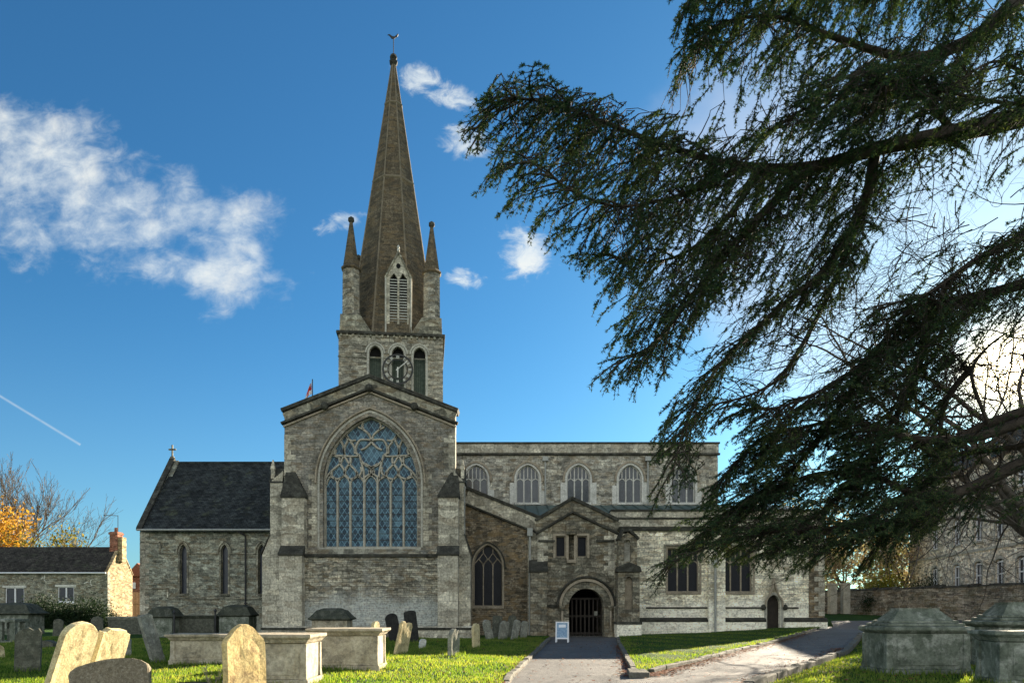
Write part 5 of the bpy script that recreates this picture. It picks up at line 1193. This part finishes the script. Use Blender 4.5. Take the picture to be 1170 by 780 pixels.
# ================================================================== plants
def tri_mesh(name, V, mat, parent=None, per=3):
    """V: (n, per, 3) array, one face each"""
    n = len(V); me = bpy.data.meshes.new(name); me.vertices.add(n * per); me.vertices.foreach_set('co', np.ascontiguousarray(V, dtype=np.float32).ravel())
    me.loops.add(n * per); me.loops.foreach_set('vertex_index', np.arange(n * per, dtype=np.int32))
    me.polygons.add(n); me.polygons.foreach_set('loop_start', np.arange(n, dtype=np.int32) * per)
    me.update(calc_edges=True); me.validate()
    me.materials.append(M[mat]); o = bpy.data.objects.new(name, me); col.objects.link(o)
    if parent: o.parent = parent
    return o
def leaf_mat(name, cols, trans=.35, scale=1.2, rough=.6, tcol=None, spec=.15):
    m, w, b = new_mat(name); p = w.n('ShaderNodeNewGeometry'); n1 = w.noise(p.outputs['Position'], scale, 5, .6)
    rp = p.outputs['Random Per Island']
    v = w.math('ADD', w.math('MULTIPLY', n1, .75), w.math('MULTIPLY', rp, .35))
    k = len(cols); c = w.ramp(v, [(.3 + .5 * i / max(1, k - 1), cc) for i, cc in enumerate(cols)])
    w.link(c, b.inputs['Base Color']); b.inputs['Roughness'].default_value = rough; b.inputs['Specular IOR Level'].default_value = spec
    tr = w.n('ShaderNodeBsdfTranslucent'); 
    tc_ = w.mix(1.0, c, tcol or (1.6, 1.7, .9), 'MULTIPLY'); w.link(tc_, tr.inputs['Color'])
    mx = w.n('ShaderNodeMixShader', i_0=trans); w.link(b.outputs[0], mx.inputs[1]); w.link(tr.outputs[0], mx.inputs[2])
    out = [n for n in w.t.nodes if n.type == 'OUTPUT_MATERIAL'][0]; w.link(mx.outputs[0], out.inputs[0])
    M[name] = m; return m
leaf_mat('grass_blade', [(.035, .095, .014), (.10, .175, .03), (.18, .235, .05), (.28, .285, .09)], .5, .45, tcol=(1.7, 1.6, .6))
leaf_mat('cedar_needle', [(.015, .032, .020), (.032, .064, .036), (.062, .098, .044), (.17, .19, .07)], .12, .9, rough=1.0, spec=.0)
leaf_mat('bush_leaf', [(.008, .018, .008), (.016, .032, .012), (.03, .05, .018)], .15, 1.5)
leaf_mat('yellow_leaf', [(.10, .11, .015), (.22, .20, .03), (.30, .26, .05)], .4, 1.0)
leaf_mat('orange_leaf', [(.24, .12, .02), (.40, .20, .03), (.48, .30, .07)], .3, .4)
leaf_mat('pink_leaf', [(.22, .15, .10), (.36, .26, .20), (.42, .36, .24), (.16, .18, .07)], .22, .35)
leaf_mat('olive_leaf', [(.05, .05, .015), (.12, .10, .03), (.20, .14, .04)], .4, .5)
leaf_mat('dry_leaf', [(.12, .035, .02), (.22, .08, .035), (.30, .17, .07)], .15, 6)
M['bark'] = mottled('cedar bark', (.035, .028, .022), (.075, .06, .045), 4, bump=1.0, dist=.03)
M['bark_pale'] = mottled('grey bark', (.07, .06, .05), (.13, .11, .09), 5, bump=.8, dist=.02)
M['twig_dark'] = mottled('dark twig', (.020, .016, .013), (.04, .032, .025), 6)

# ---------------- grass blades
def blades(name, pts, h, w, mat, **kw):
    n = len(pts); a = rng.uniform(0, 2 * np.pi, n); ln = rng.uniform(.1, .75, n) ; hh = h * rng.uniform(.55, 1.25, n)
    d = np.stack([np.cos(a), np.sin(a), np.zeros(n)], 1); s = np.stack([-np.sin(a), np.cos(a), np.zeros(n)], 1) * (w * rng.uniform(.6, 1.3, n))[:, None]
    b2 = rng.uniform(0, 2 * np.pi, n); tip = pts + np.stack([np.cos(b2) * ln * hh, np.sin(b2) * ln * hh, hh], 1)
    o = tri_mesh(name, np.stack([pts - s, pts + s, tip], 1), mat)
    for k, v in kw.items(): o[k] = v
    return o
def scatter(n, x0, x1, y0, y1, ok):
    xs = rng.uniform(x0, x1, n); ys = y0 + (y1 - y0) * rng.uniform(0, 1, n) ** 1.5
    pts = [(x, y, ground_z(x, y)) for x, y in zip(xs, ys) if abs(x) < .74 * y + .6 and ok(x, y)]
    from mathutils import noise as mn
    pts = [p for p in pts if mn.noise(Vector((p[0] * .8, p[1] * .8, 3))) + .5 * mn.noise(Vector((p[0] * 3, p[1] * 3, 9))) > -.28 or random.random() < .3]
    return np.array(pts)
P1 = scatter(260000, -26, 2.2, 12.5, 40, lambda x, y: x < lerp(XL, y) - .12)
P2 = scatter(75000, 2.5, 19, 17.6, 45, lambda x, y: lerp(XM1, y) + .12 < x < lerp(XM2, y) - .12)
P3 = scatter(110000, 3, 30, 12.5, 40, lambda x, y: x > lerp(XR, y) + .2)
blades('grass', np.concatenate([P1, P2, P3]), .07, .013, 'grass_blade', kind='stuff')
# longer tufts left unmown round the stones
TU = []
for o_ in HS + [o for o in bpy.data.objects if o.get('category') == 'tomb']:
    p_ = o_.matrix_world.translation if o_ in HS else o_.location; big = o_ not in HS
    if p_.y > 40: continue
    for k in range(420 if big else 130):
        a = random.uniform(0, 6.28); x_ = p_.x + math.cos(a) * (random.uniform(.95, 1.3) if big else random.uniform(.1, .5)); y_ = p_.y + math.sin(a) * (random.uniform(.7, .85) if big else random.uniform(.08, .4)); TU.append((x_, y_, ground_z(x_, y_)))
blades('long_grass', np.array(TU), .15, .012, 'grass_blade', kind='stuff')
# fallen leaves gathered along the edges
def litter():
    pts = []
    for fn, sd, ya, yb, n, wd in ((XL, -1, 15, 38, 500, .2), (XM1, -1, 17.6, 33, 500, .15), (XM2, 1, 17.6, 40, 1800, .3), (XR, -1, 13, 30, 7500, .35)):
        y = ya + (yb - ya) * rng.uniform(0, 1, n) ** 1.5; e = np.abs(rng.normal(0, wd, n))
        for yy, ee in zip(y, e):
            x = lerp(fn, yy) + sd * ee; pts.append((x, yy, ground_z(x, yy) + .015))
    for i in range(2600):
        y = 13 + 25 * random.random() ** 1.4; x = random.uniform(-9, 18)
        if abs(x) < .74 * y: pts.append((x, y, ground_z(x, y) + .03))
    p = np.array(pts); n = len(p); q = []
    a = rng.uniform(0, 2 * np.pi, n); s = rng.uniform(.022, .055, n)
    for k in range(4):
        t = a + k * np.pi / 2; q.append(p + np.stack([np.cos(t) * s, np.sin(t) * s, rng.uniform(0, .025, n)], 1))
    o = tri_mesh('leaf_litter', np.stack(q, 1), 'dry_leaf', per=4); o['kind'] = 'stuff'
litter()

# ---------------- tree skeletons
def tubes_np(name, branches, mat, parent, n=5):
    mb = MB()
    for path, r0, r1, *kind in branches:
        m = len(path); mb.tube(path, [r1 + (r0 - r1) * (1 - i / (m - 1)) ** (1.9 if kind else 1) for i in range(m)], n if r0 > .02 else 3, cap=False)
    return mb.build(name, mat, parent, smooth=True, fix=False)
def rnd_perp(d):
    v = Vector((random.gauss(0, 1), random.gauss(0, 1), random.gauss(0, 1))); v -= d * v.dot(d); return v.normalized()
def bare(pos, d, L, r, lvl, out, tips, spread=.62, up=.12, decay=.74, segs=5, kids=(2, 4), tmin=.012, wob=.16):
    path = [pos.copy()]; p = pos.copy()
    for i in range(segs):
        d = (d + rnd_perp(d) * wob + Vector((0, 0, up * .35))).normalized(); p = p + d * L / segs; path.append(p.copy())
    r1 = max(tmin * .7, r * .55); out.append((path, r, r1))
    if lvl <= 0: tips.append((path, d.copy())); return
    nk = random.randint(*kids)
    for k in range(nk + 1):
        if k == 0: q, dd, f = path[-1], (d + rnd_perp(d) * .25).normalized(), .82
        else:
            idx = random.randint(max(1, segs // 3), segs); q = path[idx]; dd = (d * (1 - spread * .55) + rnd_perp(d) * spread + Vector((0, 0, up))).normalized(); f = random.uniform(.55, .85)
        bare(q, dd, L * decay * f / .8, r * (.62 if k == 0 else .45), lvl - 1, out, tips, spread, up, decay, segs, kids, tmin, wob)
def tree(name, label, x, y, h, r, lvl, mat, crown=None, leaf=None, nleaf=0, lsize=.15, spread=.62, up=.12, first=.34, group=None, z=None, lean=(0, 0), limbs=(3, 5), tmin=.012, droop=False):
    zz = (g(x, y) - .2) if z is None else z
    t = thing(name, label, 'tree', (x, y, zz), 0, group); out, tips = [], []
    Lt = h * first; d0 = Vector((lean[0], lean[1], 1)).normalized(); top = d0 * Lt
    trunk = [Vector((0, 0, 0)), Vector((0, 0, Lt * .25)), d0 * Lt * .6, top]
    MB().tube(trunk, [r * 1.25, r, r * .85, r * .7], 10).build('trunk', mat, t, smooth=True)
    for k in range(random.randint(*limbs)):
        a = random.uniform(0, 6.28); dd = Vector((math.cos(a) * spread, math.sin(a) * spread, 1)).normalized()
        bare(trunk[-1] - d0 * random.uniform(0, Lt * .3), dd, h * .27, r * .55, lvl, out, tips, spread, up, kids=(2, 3), tmin=tmin)
    tubes_np('branches', out, mat, t, 5)
    if leaf:
        P = []
        for path, d in tips: P += [path[-1], path[-2], path[len(path) // 2]]
        P = np.array([tuple(p) for p in P]); idx = rng.integers(0, len(P), nleaf); c = P[idx] + rng.normal(0, lsize * 2.6, (nleaf, 3))
        leaves(c, lsize, leaf, t, 'crown')
    return t
def leaves(c, size, mat, parent, name='foliage'):
    n = len(c); u = rng.normal(0, 1, (n, 3)); u /= np.linalg.norm(u, axis=1)[:, None]; v = np.cross(u, rng.normal(0, 1, (n, 3))); v /= np.linalg.norm(v, axis=1)[:, None]
    s = (size * rng.uniform(.5, 1.2, n))[:, None]
    return tri_mesh(name, np.stack([c - u * s, c + v * s * .5, c + u * s, c - v * s * .5], 1), mat, parent, 4)
random.seed(5)
tree('bare_tree', 'tall leafless tree rising behind the cottage roof', sx(20, 100), 100, 20.5, .42, 5, 'bark_pale', spread=.4, up=.2, first=.3, tmin=.03, group='leafless trees')
tree('bare_tree', 'small leafless tree behind the cottage roof nearer the chimney', sx(88, 112), 112, 17, .25, 4, 'bark_pale', spread=.6, up=.15, first=.42, tmin=.03, group='leafless trees')
tree('autumn_tree', 'bright orange autumn tree at the left edge of the photo', sx(-14, 92), 92, 16.5, .3, 3, 'bark_pale', leaf='orange_leaf', nleaf=8000, lsize=.27, spread=.45, first=.25, limbs=(5, 6))
tree('thinning_tree', 'half-bare olive brown tree behind the cottage, right of the orange one', sx(47, 90), 90, 11.5, .22, 4, 'bark_pale', leaf='olive_leaf', nleaf=9000, lsize=.24, spread=.9, up=.02, first=.4, limbs=(5, 6), tmin=.025)
tree('bare_tree', 'big leafless tree spreading behind the cedar at the right edge', 28.5, 37.0, 23, .50, 5, 'bark_pale', spread=.95, up=.04, first=.22, tmin=.016, group='leafless trees', limbs=(6, 7), lean=(-.25, 0))
0 and tree('bare_tree', 'slimmer leafless tree seen through the gap in the cedar', sx(985, 66), 66, 27, .40, 5, 'bark_pale', spread=.8, up=.1, first=.25, tmin=.025, group='leafless trees', limbs=(5, 6))
for k, (p_, Y_, h_, sd, lb) in enumerate(((905, 76, 12.5, 3, 'pinkish autumn tree just beyond the west end of the church'), (962, 74, 12, 4, 'thin-leaved autumn tree above the gate piers'), (1035, 72, 11.5, 9, 'coppery autumn tree behind the wall near the stone house'))):
    random.seed(sd); tree('autumn_tree', lb, sx(p_, Y_), Y_, h_, .2, 4, 'bark_pale', leaf='pink_leaf', nleaf=7500, lsize=.19, spread=.85, up=.03, first=.25, limbs=(5, 6), tmin=.02, group='autumn trees beyond the church')
def shrub(name, label, x, y, rx, ry, h, n, mat, size, z=None, group=None, cat='shrub'):
    zz = g(x, y) - .05 if z is None else z; t = thing(name, label, cat, (x, y, zz), 0, group); out = []
    k = 24; cs = []
    for i in range(k):
        a = random.uniform(0, 6.28); rr = math.sqrt(random.random()); top = Vector((rx * rr * math.cos(a), ry * rr * math.sin(a), h * random.uniform(.45, .92) * (1.1 - .45 * rr)))
        out.append(([Vector((top.x * .15, top.y * .15, 0)), top * .5 + Vector((0, 0, h * .08)), top], .03, .01)); cs += [(top * f, .16 + .5 * f) for f in (.4, .7, 1.0)]
    tubes_np('stems', out, 'bark', t, 4)
    idx = rng.integers(0, len(cs), n); c = np.array([tuple(cs[i][0]) for i in idx]) + rng.normal(0, 1, (n, 3)) * np.array([cs[i][1] for i in idx])[:, None] * min(rx, h) * .34
    c[:, 2] = np.clip(c[:, 2], .02, None); leaves(c, size, mat, t); return t
random.seed(3)
shrub('shrub', 'dark green shrub under the left cottage window', sx(52, 60), 60, 2.1, 1.0, 2.6, 12000, 'bush_leaf', .09, group='shrubs along the cottage')
shrub('shrub', 'dark green shrub right of the second cottage window', sx(98, 60), 60, 2.2, 1.0, 2.3, 12000, 'bush_leaf', .09, group='shrubs along the cottage')
shrub('shrub', 'low dark bramble at the foot of the sunlit cottage gable', sx(128, 57), 57, 1.0, .8, 1.3, 3500, 'bush_leaf', .07, group='shrubs along the cottage')
shrub('golden_shrub', 'golden green bush showing above the boundary wall', sx(1014, 64), 64, 1.9, 1.3, 4.2, 9000, 'yellow_leaf', .10)
shrub('shrub', 'dark ivy mound against the boundary wall, below the golden bush', sx(1000, 58), 58, 1.2, .6, 2.1, 6000, 'bush_leaf', .07, group='growth on the boundary wall')
shrub('shrub', 'grey green climber on the house wall over the boundary wall', sx(1062, 60), 60, 1.3, .6, 3.6, 5000, 'bush_leaf', .08, group='growth on the boundary wall')
# dry branching plant by the front headstones
def dry_plant():
    x, y = sx(243, 13.6), 13.6; t = thing('dead_plant', 'bleached dead weed with branching stalks left of the ochre headstone', 'plant', (x, y, ground_z(x, y))); out = []
    for k in range(9):
        a = random.uniform(-1, 1); tip = Vector((a * .22, random.uniform(-.1, .1), random.uniform(.22, .52))); mid = tip * .5 + Vector((random.uniform(-.05, .05), 0, 0))
        out.append(([Vector((0, 0, 0)), mid, tip], .009, .004))
        for j in range(3): q = mid.lerp(tip, random.random()); out.append(([q, q + Vector((random.uniform(-.1, .1), random.uniform(-.05, .05), random.uniform(.02, .12)))], .006, .003))
    tubes_np('stalks', out, 'tomb_top', t, 4)
dry_plant()
o = MB().box(-.30, .35, -.2, .2, -.1, .17).build('stump', 'gs_black', None, bevel=.06); jitter(o, .05, 4); o.location = (sx(216, 13.7), 13.7, .07); tag(o, 'low black broken stone in the sunlit grass at the front', 'stone')

# ---------------- the cedar
random.seed(21)
DEN = 13
cedar = thing('cedar_tree', 'huge dark cedar reaching in from the right with drooping sprays', 'tree', (13.6, 17.5, 0.2))
CO = Vector(cedar.location)
def C3(px_, py_, Y_): return Vector((sx(px_, Y_), Y_, sz(py_, Y_))) - CO
MB().tube([(0, 0, -.4), (.1, 0, 2), (0, .1, 6), (.2, 0, 11), (0, 0, 18)], [.85, .66, .58, .45, .25], 14).build('trunk', 'bark', cedar, smooth=True)
wood, fine = [], []; NEE = []
def spline(P, n=5):
    out = []
    for i in range(len(P) - 1):
        p0, p1, p2, p3 = P[max(i - 1, 0)], P[i], P[i + 1], P[min(i + 2, len(P) - 1)]
        for k in range(n):
            t = k / n; out.append(.5 * ((2 * p1) + (p2 - p0) * t + (2 * p0 - 5 * p1 + 4 * p2 - p3) * t * t + (3 * p1 - p0 - 3 * p2 + p3) * t ** 3))
    out.append(P[-1]); return out
def spray(p, d, L, r, lvl, droop, bushy):
    """a flat drooping bough with side shoots; needles are logged along it"""
    segs = max(3, int(L / .15)); path = [p.copy()]; st = L / segs; q = p.copy()
    side = d.cross(Vector((0, 0, 1))); side = side.normalized() if side.length > .05 else Vector((1, 0, 0))
    for i in range(segs):
        d = (d + Vector((0, 0, -droop * (.5 + i / segs))) + rnd_perp(d) * .13).normalized(); q = q + d * st; path.append(q.copy())
        if lvl > 0 and i > 0:
            for s in (-1, 1):
                if random.random() < .9:
                    l2 = L * random.uniform(.22, .48) * (1.05 - .55 * i / segs)
                    if l2 > .1:
                        dd = (d * random.uniform(.6, 1.1) + side * s * random.uniform(.5, 1.0) + Vector((0, 0, random.uniform(-.35, .08)))).normalized()
                        spray(q, dd, l2, r * .45, lvl - 1, droop * 1.2, bushy)
    (wood if r > .018 else fine).append((path, r, max(.0035, r * .35)))
    if lvl <= 2:
        for a, b in zip(path, path[1:]):
            k = max(1, int((b - a).length / (.05 if lvl == 0 else .07) * bushy))
            for j in range(k): NEE.append((*(a.lerp(b, (j + random.random()) / k)), *(b - a).normalized()))
def limb(pts, Ya, Yb, r0, r1, L0, L1, step, droop, bushy=1.0, start=0.0, back=1.0, bias=(0, 0, 0), lv=3):
    n = len(pts); P = [C3(p[0], p[1], Ya + (Yb - Ya) * i / (n - 1)) for i, p in enumerate(pts)]; S = spline(P)
    m = len(S); wood.append((S, r0, r1, 'limb')); acc = 0.0; sgn = 1
    tot = sum((b - a).length for a, b in zip(S, S[1:])); run = 0
    for a, b in zip(S, S[1:]):
        sl = (b - a).length; d = (b - a).normalized(); acc += sl; run += sl
        while acc > step:
            acc -= step; f = run / tot
            if f < start: continue
            q = b; h = Vector((d.y, -d.x, 0)); h = h.normalized() if h.length > .05 else Vector((1, 0, 0)); sgn = -sgn
            dd = (d * random.uniform(.3, 1.0) + h * sgn * random.uniform(.35, 1.0) * back + Vector((0, 0, random.uniform(-.6, .45))) + Vector(bias)).normalized()
            spray(q, dd, (L0 + (L1 - L0) * f) * random.uniform(.65, 1.2), .022, lv - 1, droop, bushy)
    spray(S[-1], (S[-1] - S[-2]).normalized(), L1 * .9, .014, 1, droop, bushy)
D = (-.35, 0, -.35)
limb([(1240, 100), (1170, 132), (1090, 152), (1010, 168), (930, 190), (850, 190), (770, 170), (690, 140), (630, 118), (585, 112)], 17.0, 13.5, .30, .025, 1.7, 1.0, .15, .10, 1.0, .25, 1, (-.15, 0, -.35))
limb([(600, 113), (570, 118), (553, 135), (546, 158)], 13.8, 13.3, .02, .01, .6, .4, .09, .10, 1.0, .0, 1, (-.4, 0, -.2))
limb([(1240, 120), (1150, 118), (1060, 100), (1010, 90)], 16.2, 13.5, .06, .02, 1.2, .8, .1, .09, 1.0, .1, 1, (-.3, 0, -.1))
limb([(930, 190), (880, 235), (830, 290), (790, 340), (750, 390), (715, 410)], 15.2, 13.8, .12, .02, 1.5, .9, .14, .10, 1.0, .05, 1, D)
limb([(850, 190), (800, 215), (750, 230), (700, 235), (650, 215), (600, 180)], 14.6, 13.2, .07, .015, 1.2, .8, .15, .10, 1.0, .1, 1, D)
limb([(870, 192), (830, 250), (780, 290), (730, 300), (690, 290)], 14.8, 15.6, .08, .015, 1.3, .9, .15, .10, 1.0, .1, 1, D)
limb([(1000, 172), (985, 240), (940, 310), (880, 360), (820, 420), (785, 480), (770, 535)], 16.0, 14.5, .13, .015, 1.4, .8, .15, .11, 1.0, .12, 1, D)
limb([(985, 240), (950, 330), (900, 420), (860, 450), (800, 470), (785, 520)], 16.5, 16.0, .08, .015, 1.1, .7, .19, .11, .9, .2, 1, D)
limb([(1240, -60), (1170, -5), (1110, 45), (1040, 66), (960, 45), (890, 20), (830, 25), (795, 50)], 17.2, 13.8, .24, .02, 1.6, 1.0, .16, .11, 1.0, .2, 1, D)
limb([(1180, -90), (1060, -60), (940, -50), (850, -40), (800, -15)], 16.0, 13.0, .14, .02, 1.7, 1.2, .17, .12, 1.0, .05, 1, (-.2, 0, -.5))
limb([(1200, -40), (1100, -20), (1000, -30), (900, -20)], 18.0, 17.0, .14, .02, 1.8, 1.4, .20, .12, .9, .05, 1, (-.2, 0, -.5))
limb([(1090, 152), (1050, 110), (990, 100), (930, 120), (880, 150)], 16.5, 15.0, .09, .02, 1.3, .9, .15, .09, 1.1, .05, 1, (-.3, 0, -.2))
limb([(1240, 240), (1170, 270), (1110, 300), (1060, 335), (1000, 350)], 17.0, 15.5, .16, .02, 1.2, .8, .20, .10, .9, .2, 1, D)
limb([(1240, 60), (1190, 90), (1140, 70), (1100, 90)], 17.0, 15.0, .1, .02, 1.1, .9, .2, .10, .9, .1, 1, D)
# lower plates, dense and close together
limb([(1240, 300), (1150, 330), (1080, 345), (1045, 350), (1000, 400), (950, 440), (890, 465), (850, 462)], 17.5, 16.5, .16, .02, 1.4, 1.0, .11, .07, 1.15, .25, 1, (-.2, 0, -.25))
limb([(1240, 470), (1170, 482), (1110, 500), (1040, 500), (970, 480), (910, 490), (870, 500), (830, 540)], 17.4, 17.5, .18, .02, 1.4, 1.0, .10, .07, 1.15, .3, 1, (-.2, 0, -.25))
limb([(1240, 505), (1170, 528), (1100, 560), (1050, 565), (1000, 545), (940, 540), (880, 560), (830, 590), (800, 610)], 17.2, 18.5, .2, .02, 1.5, 1.0, .10, .07, 1.15, .22, 1, (-.2, 0, -.22))
limb([(1100, 560), (1040, 590), (980, 600), (920, 605), (860, 610), (800, 628), (765, 645)], 17.0, 18.0, .1, .015, 1.2, .8, .10, .06, 1.15, .05, 1, (-.25, 0, -.12))
limb([(1000, 400), (970, 450), (920, 520), (870, 560), (840, 580)], 17.5, 19.0, .08, .02, 1.2, .9, .11, .08, 1.1, .05, 1, D)
limb([(1060, 350), (1050, 420), (1020, 480), (980, 540), (930, 590), (890, 620)], 18.5, 19.5, .09, .02, 1.2, .9, .11, .08, 1.1, .05, 1, D)
limb([(1110, 420), (1080, 460), (1070, 520), (1050, 560), (1020, 600), (1000, 625)], 18.0, 19.0, .09, .02, 1.1, .9, .13, .08, 1.1, .1, 1, D)
# secondary boughs: each leaves the nearest limb and ends in a drooping spray
LS = [(s_, r_) for w_ in list(wood) if len(w_) > 3 for s_, r_ in [(p, w_[2]) for p in w_[0][1:]]]
LA = np.array([tuple(s_[0]) for s_ in LS])
def inside(poly, x, y):
    c = False; j = len(poly) - 1
    for i in range(len(poly)):
        xi, yi = poly[i]; xj, yj = poly[j]
        if (yi > y) != (yj > y) and x < (xj - xi) * (y - yi) / (yj - yi) + xi: c = not c
        j = i
    return c
def fill(poly, per1000, dirn, L, Ya, Yb, jit=.35, lvl=2, droop=.09):
    xs, ys = [p[0] for p in poly], [p[1] for p in poly]
    area = abs(sum(poly[i - 1][0] * poly[i][1] - poly[i][0] * poly[i - 1][1] for i in range(len(poly)))) / 2
    n = int(area * per1000 / 1000)
    while n > 0:
        x, y = random.uniform(min(xs), max(xs)), random.uniform(min(ys), max(ys))
        if not inside(poly, x, y): continue
        from mathutils import noise as mn
        if mn.noise(Vector((x / 34, y / 34, Ya))) < random.uniform(-.55, .25): n -= .5; continue
        n -= 1; q = C3(x, y, random.uniform(Ya, Yb)) - Vector(dirn) * L * .45
        dd_ = ((LA - np.array(tuple(q))) ** 2).sum(1) * rng.uniform(1, 1.8, len(LA)) + np.where(LA[:, 2] < q.z - .3, 3.0, 0)
        s_ = Vector(LA[int(np.argmin(dd_))]); gap = (q - s_).length
        if gap > 1.25: continue
        if gap > .15:
            mid = s_.lerp(q, .5) + Vector((0, 0, .12 * gap)); jv = lambda: Vector((random.uniform(-1, 1), random.uniform(-1, 1), random.uniform(-1, 1))) * .09 * gap
            wood.append(([s_, s_.lerp(mid, .5) + jv(), mid + jv(), mid.lerp(q, .5) + jv(), q], .008 + .006 * gap, .005))
        d = (Vector(dirn) + Vector((random.uniform(-1, 1), random.uniform(-1, 1), random.uniform(-1, 1))) * jit).normalized()
        spray(q, d, L * random.uniform(.7, 1.25), .012, lvl, droop, 1.0)
DL = (-.62, -.1, -.62); DH = (-.75, -.1, -.28)
fill([(556, 88), (600, 92), (640, 112), (720, 122), (800, 145), (880, 165), (950, 190), (940, 240), (880, 300), (820, 350), (790, 395), (745, 415), (712, 415), (705, 370), (670, 280), (610, 235), (560, 205), (552, 150)], DEN, DL, .72, 13.3, 15.6)
fill([(570, 90), (700, 112), (760, 130), (850, 165), (850, 195), (760, 180), (680, 155), (600, 130)], DEN, DH, .6, 13.2, 14.8)
fill([(940, 190), (1015, 180), (1010, 260), (960, 340), (900, 400), (850, 440), (805, 470), (800, 540), (772, 545), (758, 510), (765, 450), (800, 390), (880, 300)], DEN * .9, DL, .7, 14.5, 17.5)
fill([(800, -30), (1200, -30), (1200, 60), (1080, 140), (960, 170), (860, 170), (805, 130), (785, 80), (792, 30)], DEN * .75, (-.45, -.1, -.8), .75, 13.5, 17.5)
fill([(900, 150), (930, 95), (1000, 62), (1090, 68), (1120, 115), (1060, 150), (980, 170)], DEN * 1.0, DH, .65, 13.0, 15.0)
fill([(1045, 345), (1090, 360), (1110, 420), (1085, 470), (1100, 540), (1060, 580), (1085, 605), (1000, 612), (930, 640), (860, 635), (815, 618), (800, 595), (830, 540), (860, 505), (855, 458), (890, 470), (960, 440), (1000, 395)], DEN * 2.2, DH, .72, 15.5, 19.5)
fill([(860, 500), (1000, 480), (1090, 520), (1060, 590), (1000, 612), (930, 640), (860, 630), (820, 600)], DEN * 1.8, (-.8, -.1, -.12), .7, 15.5, 19.0)
fill([(1030, 340), (1060, 300), (1200, 240), (1200, 350), (1100, 385)], DEN * 1.1, DL, .6, 15, 18)
fill([(1085, 330), (1200, 330), (1200, 395), (1120, 400), (1110, 460), (1085, 470)], DEN * .8, DL, .6, 15, 18)
fill([(1110, 455), (1200, 462), (1200, 500), (1110, 500)], DEN * .5, DH, .6, 15, 18)
fill([(1085, 470), (1200, 520), (1200, 610), (1090, 600)], DEN * .55, DH, .6, 16, 19)
fill([(1010, 180), (1200, 150), (1200, 250), (1040, 330), (960, 340)], DEN * .45, DL, .6, 16, 18.5)
# bare lower boughs crossing in front of the sun
for pts, ya, yb, r0 in (([(1240, 455), (1170, 470), (1110, 492), (1060, 520)], 17.4, 18.0, .15), ([(1240, 490), (1160, 510), (1080, 520)], 17.4, 19.0, .1), ([(1130, 485), (1110, 430), (1125, 400), (1150, 380)], 17.6, 18.0, .05), ([(1110, 430), (1085, 400), (1060, 390)], 17.8, 18.4, .03)):
    P = [C3(a, b, ya + (yb - ya) * i / (len(pts) - 1)) for i, (a, b) in enumerate(pts)]; wood.append((spline(P), r0, r0 * .45))
    for k in range(22):
        q = P[0].lerp(P[-1], random.random() * .9 + .1); dd = rnd_perp((P[-1] - P[0]).normalized()); out_ = []; tip_ = []
        bare(q, dd, .9, .02, 2, fine, tip_, .6, -.05, .7, 4, (1, 3), .004, .25)
# fine leafless sprays between the boughs
for k in range(110):
    px_, py_ = random.uniform(880, 1190), random.uniform(180, 420); q = C3(px_, py_, random.uniform(15.5, 18))
    dd = Vector((random.uniform(-1, .2), random.uniform(-.5, .5), random.uniform(-.8, .2))).normalized()
    bare(q, dd, 1.0, .016, 3, fine, [], .6, -.06, .74, 4, (1, 3), .0035, .25)
tubes_np('limbs', wood, 'bark', cedar, 8)
tubes_np('twigs', fine, 'twig_dark', cedar, 3)
NEE = np.array(NEE); n = len(NEE); print('shoots', n)
pos, dr = NEE[:, :3], NEE[:, 3:]; tris = []
for k in range(6):
    v = rng.normal(0, 1, (n, 3)); v -= dr * (v * dr).sum(1)[:, None]; v /= np.linalg.norm(v, axis=1)[:, None]
    t = dr * rng.uniform(.2, 1.0, (n, 1)) + v * .9; t[:, 2] += .1; t /= np.linalg.norm(t, axis=1)[:, None]
    ln = rng.uniform(.035, .075, (n, 1)); w = np.cross(t, v); w /= np.linalg.norm(w, axis=1)[:, None] + 1e-6; b0 = pos + rng.normal(0, .008, (n, 3))
    tris.append(np.stack([b0 - w * .008, b0 + w * .008, b0 + t * ln], 1))
tri_mesh('foliage', np.concatenate(tris), 'cedar_needle', cedar)
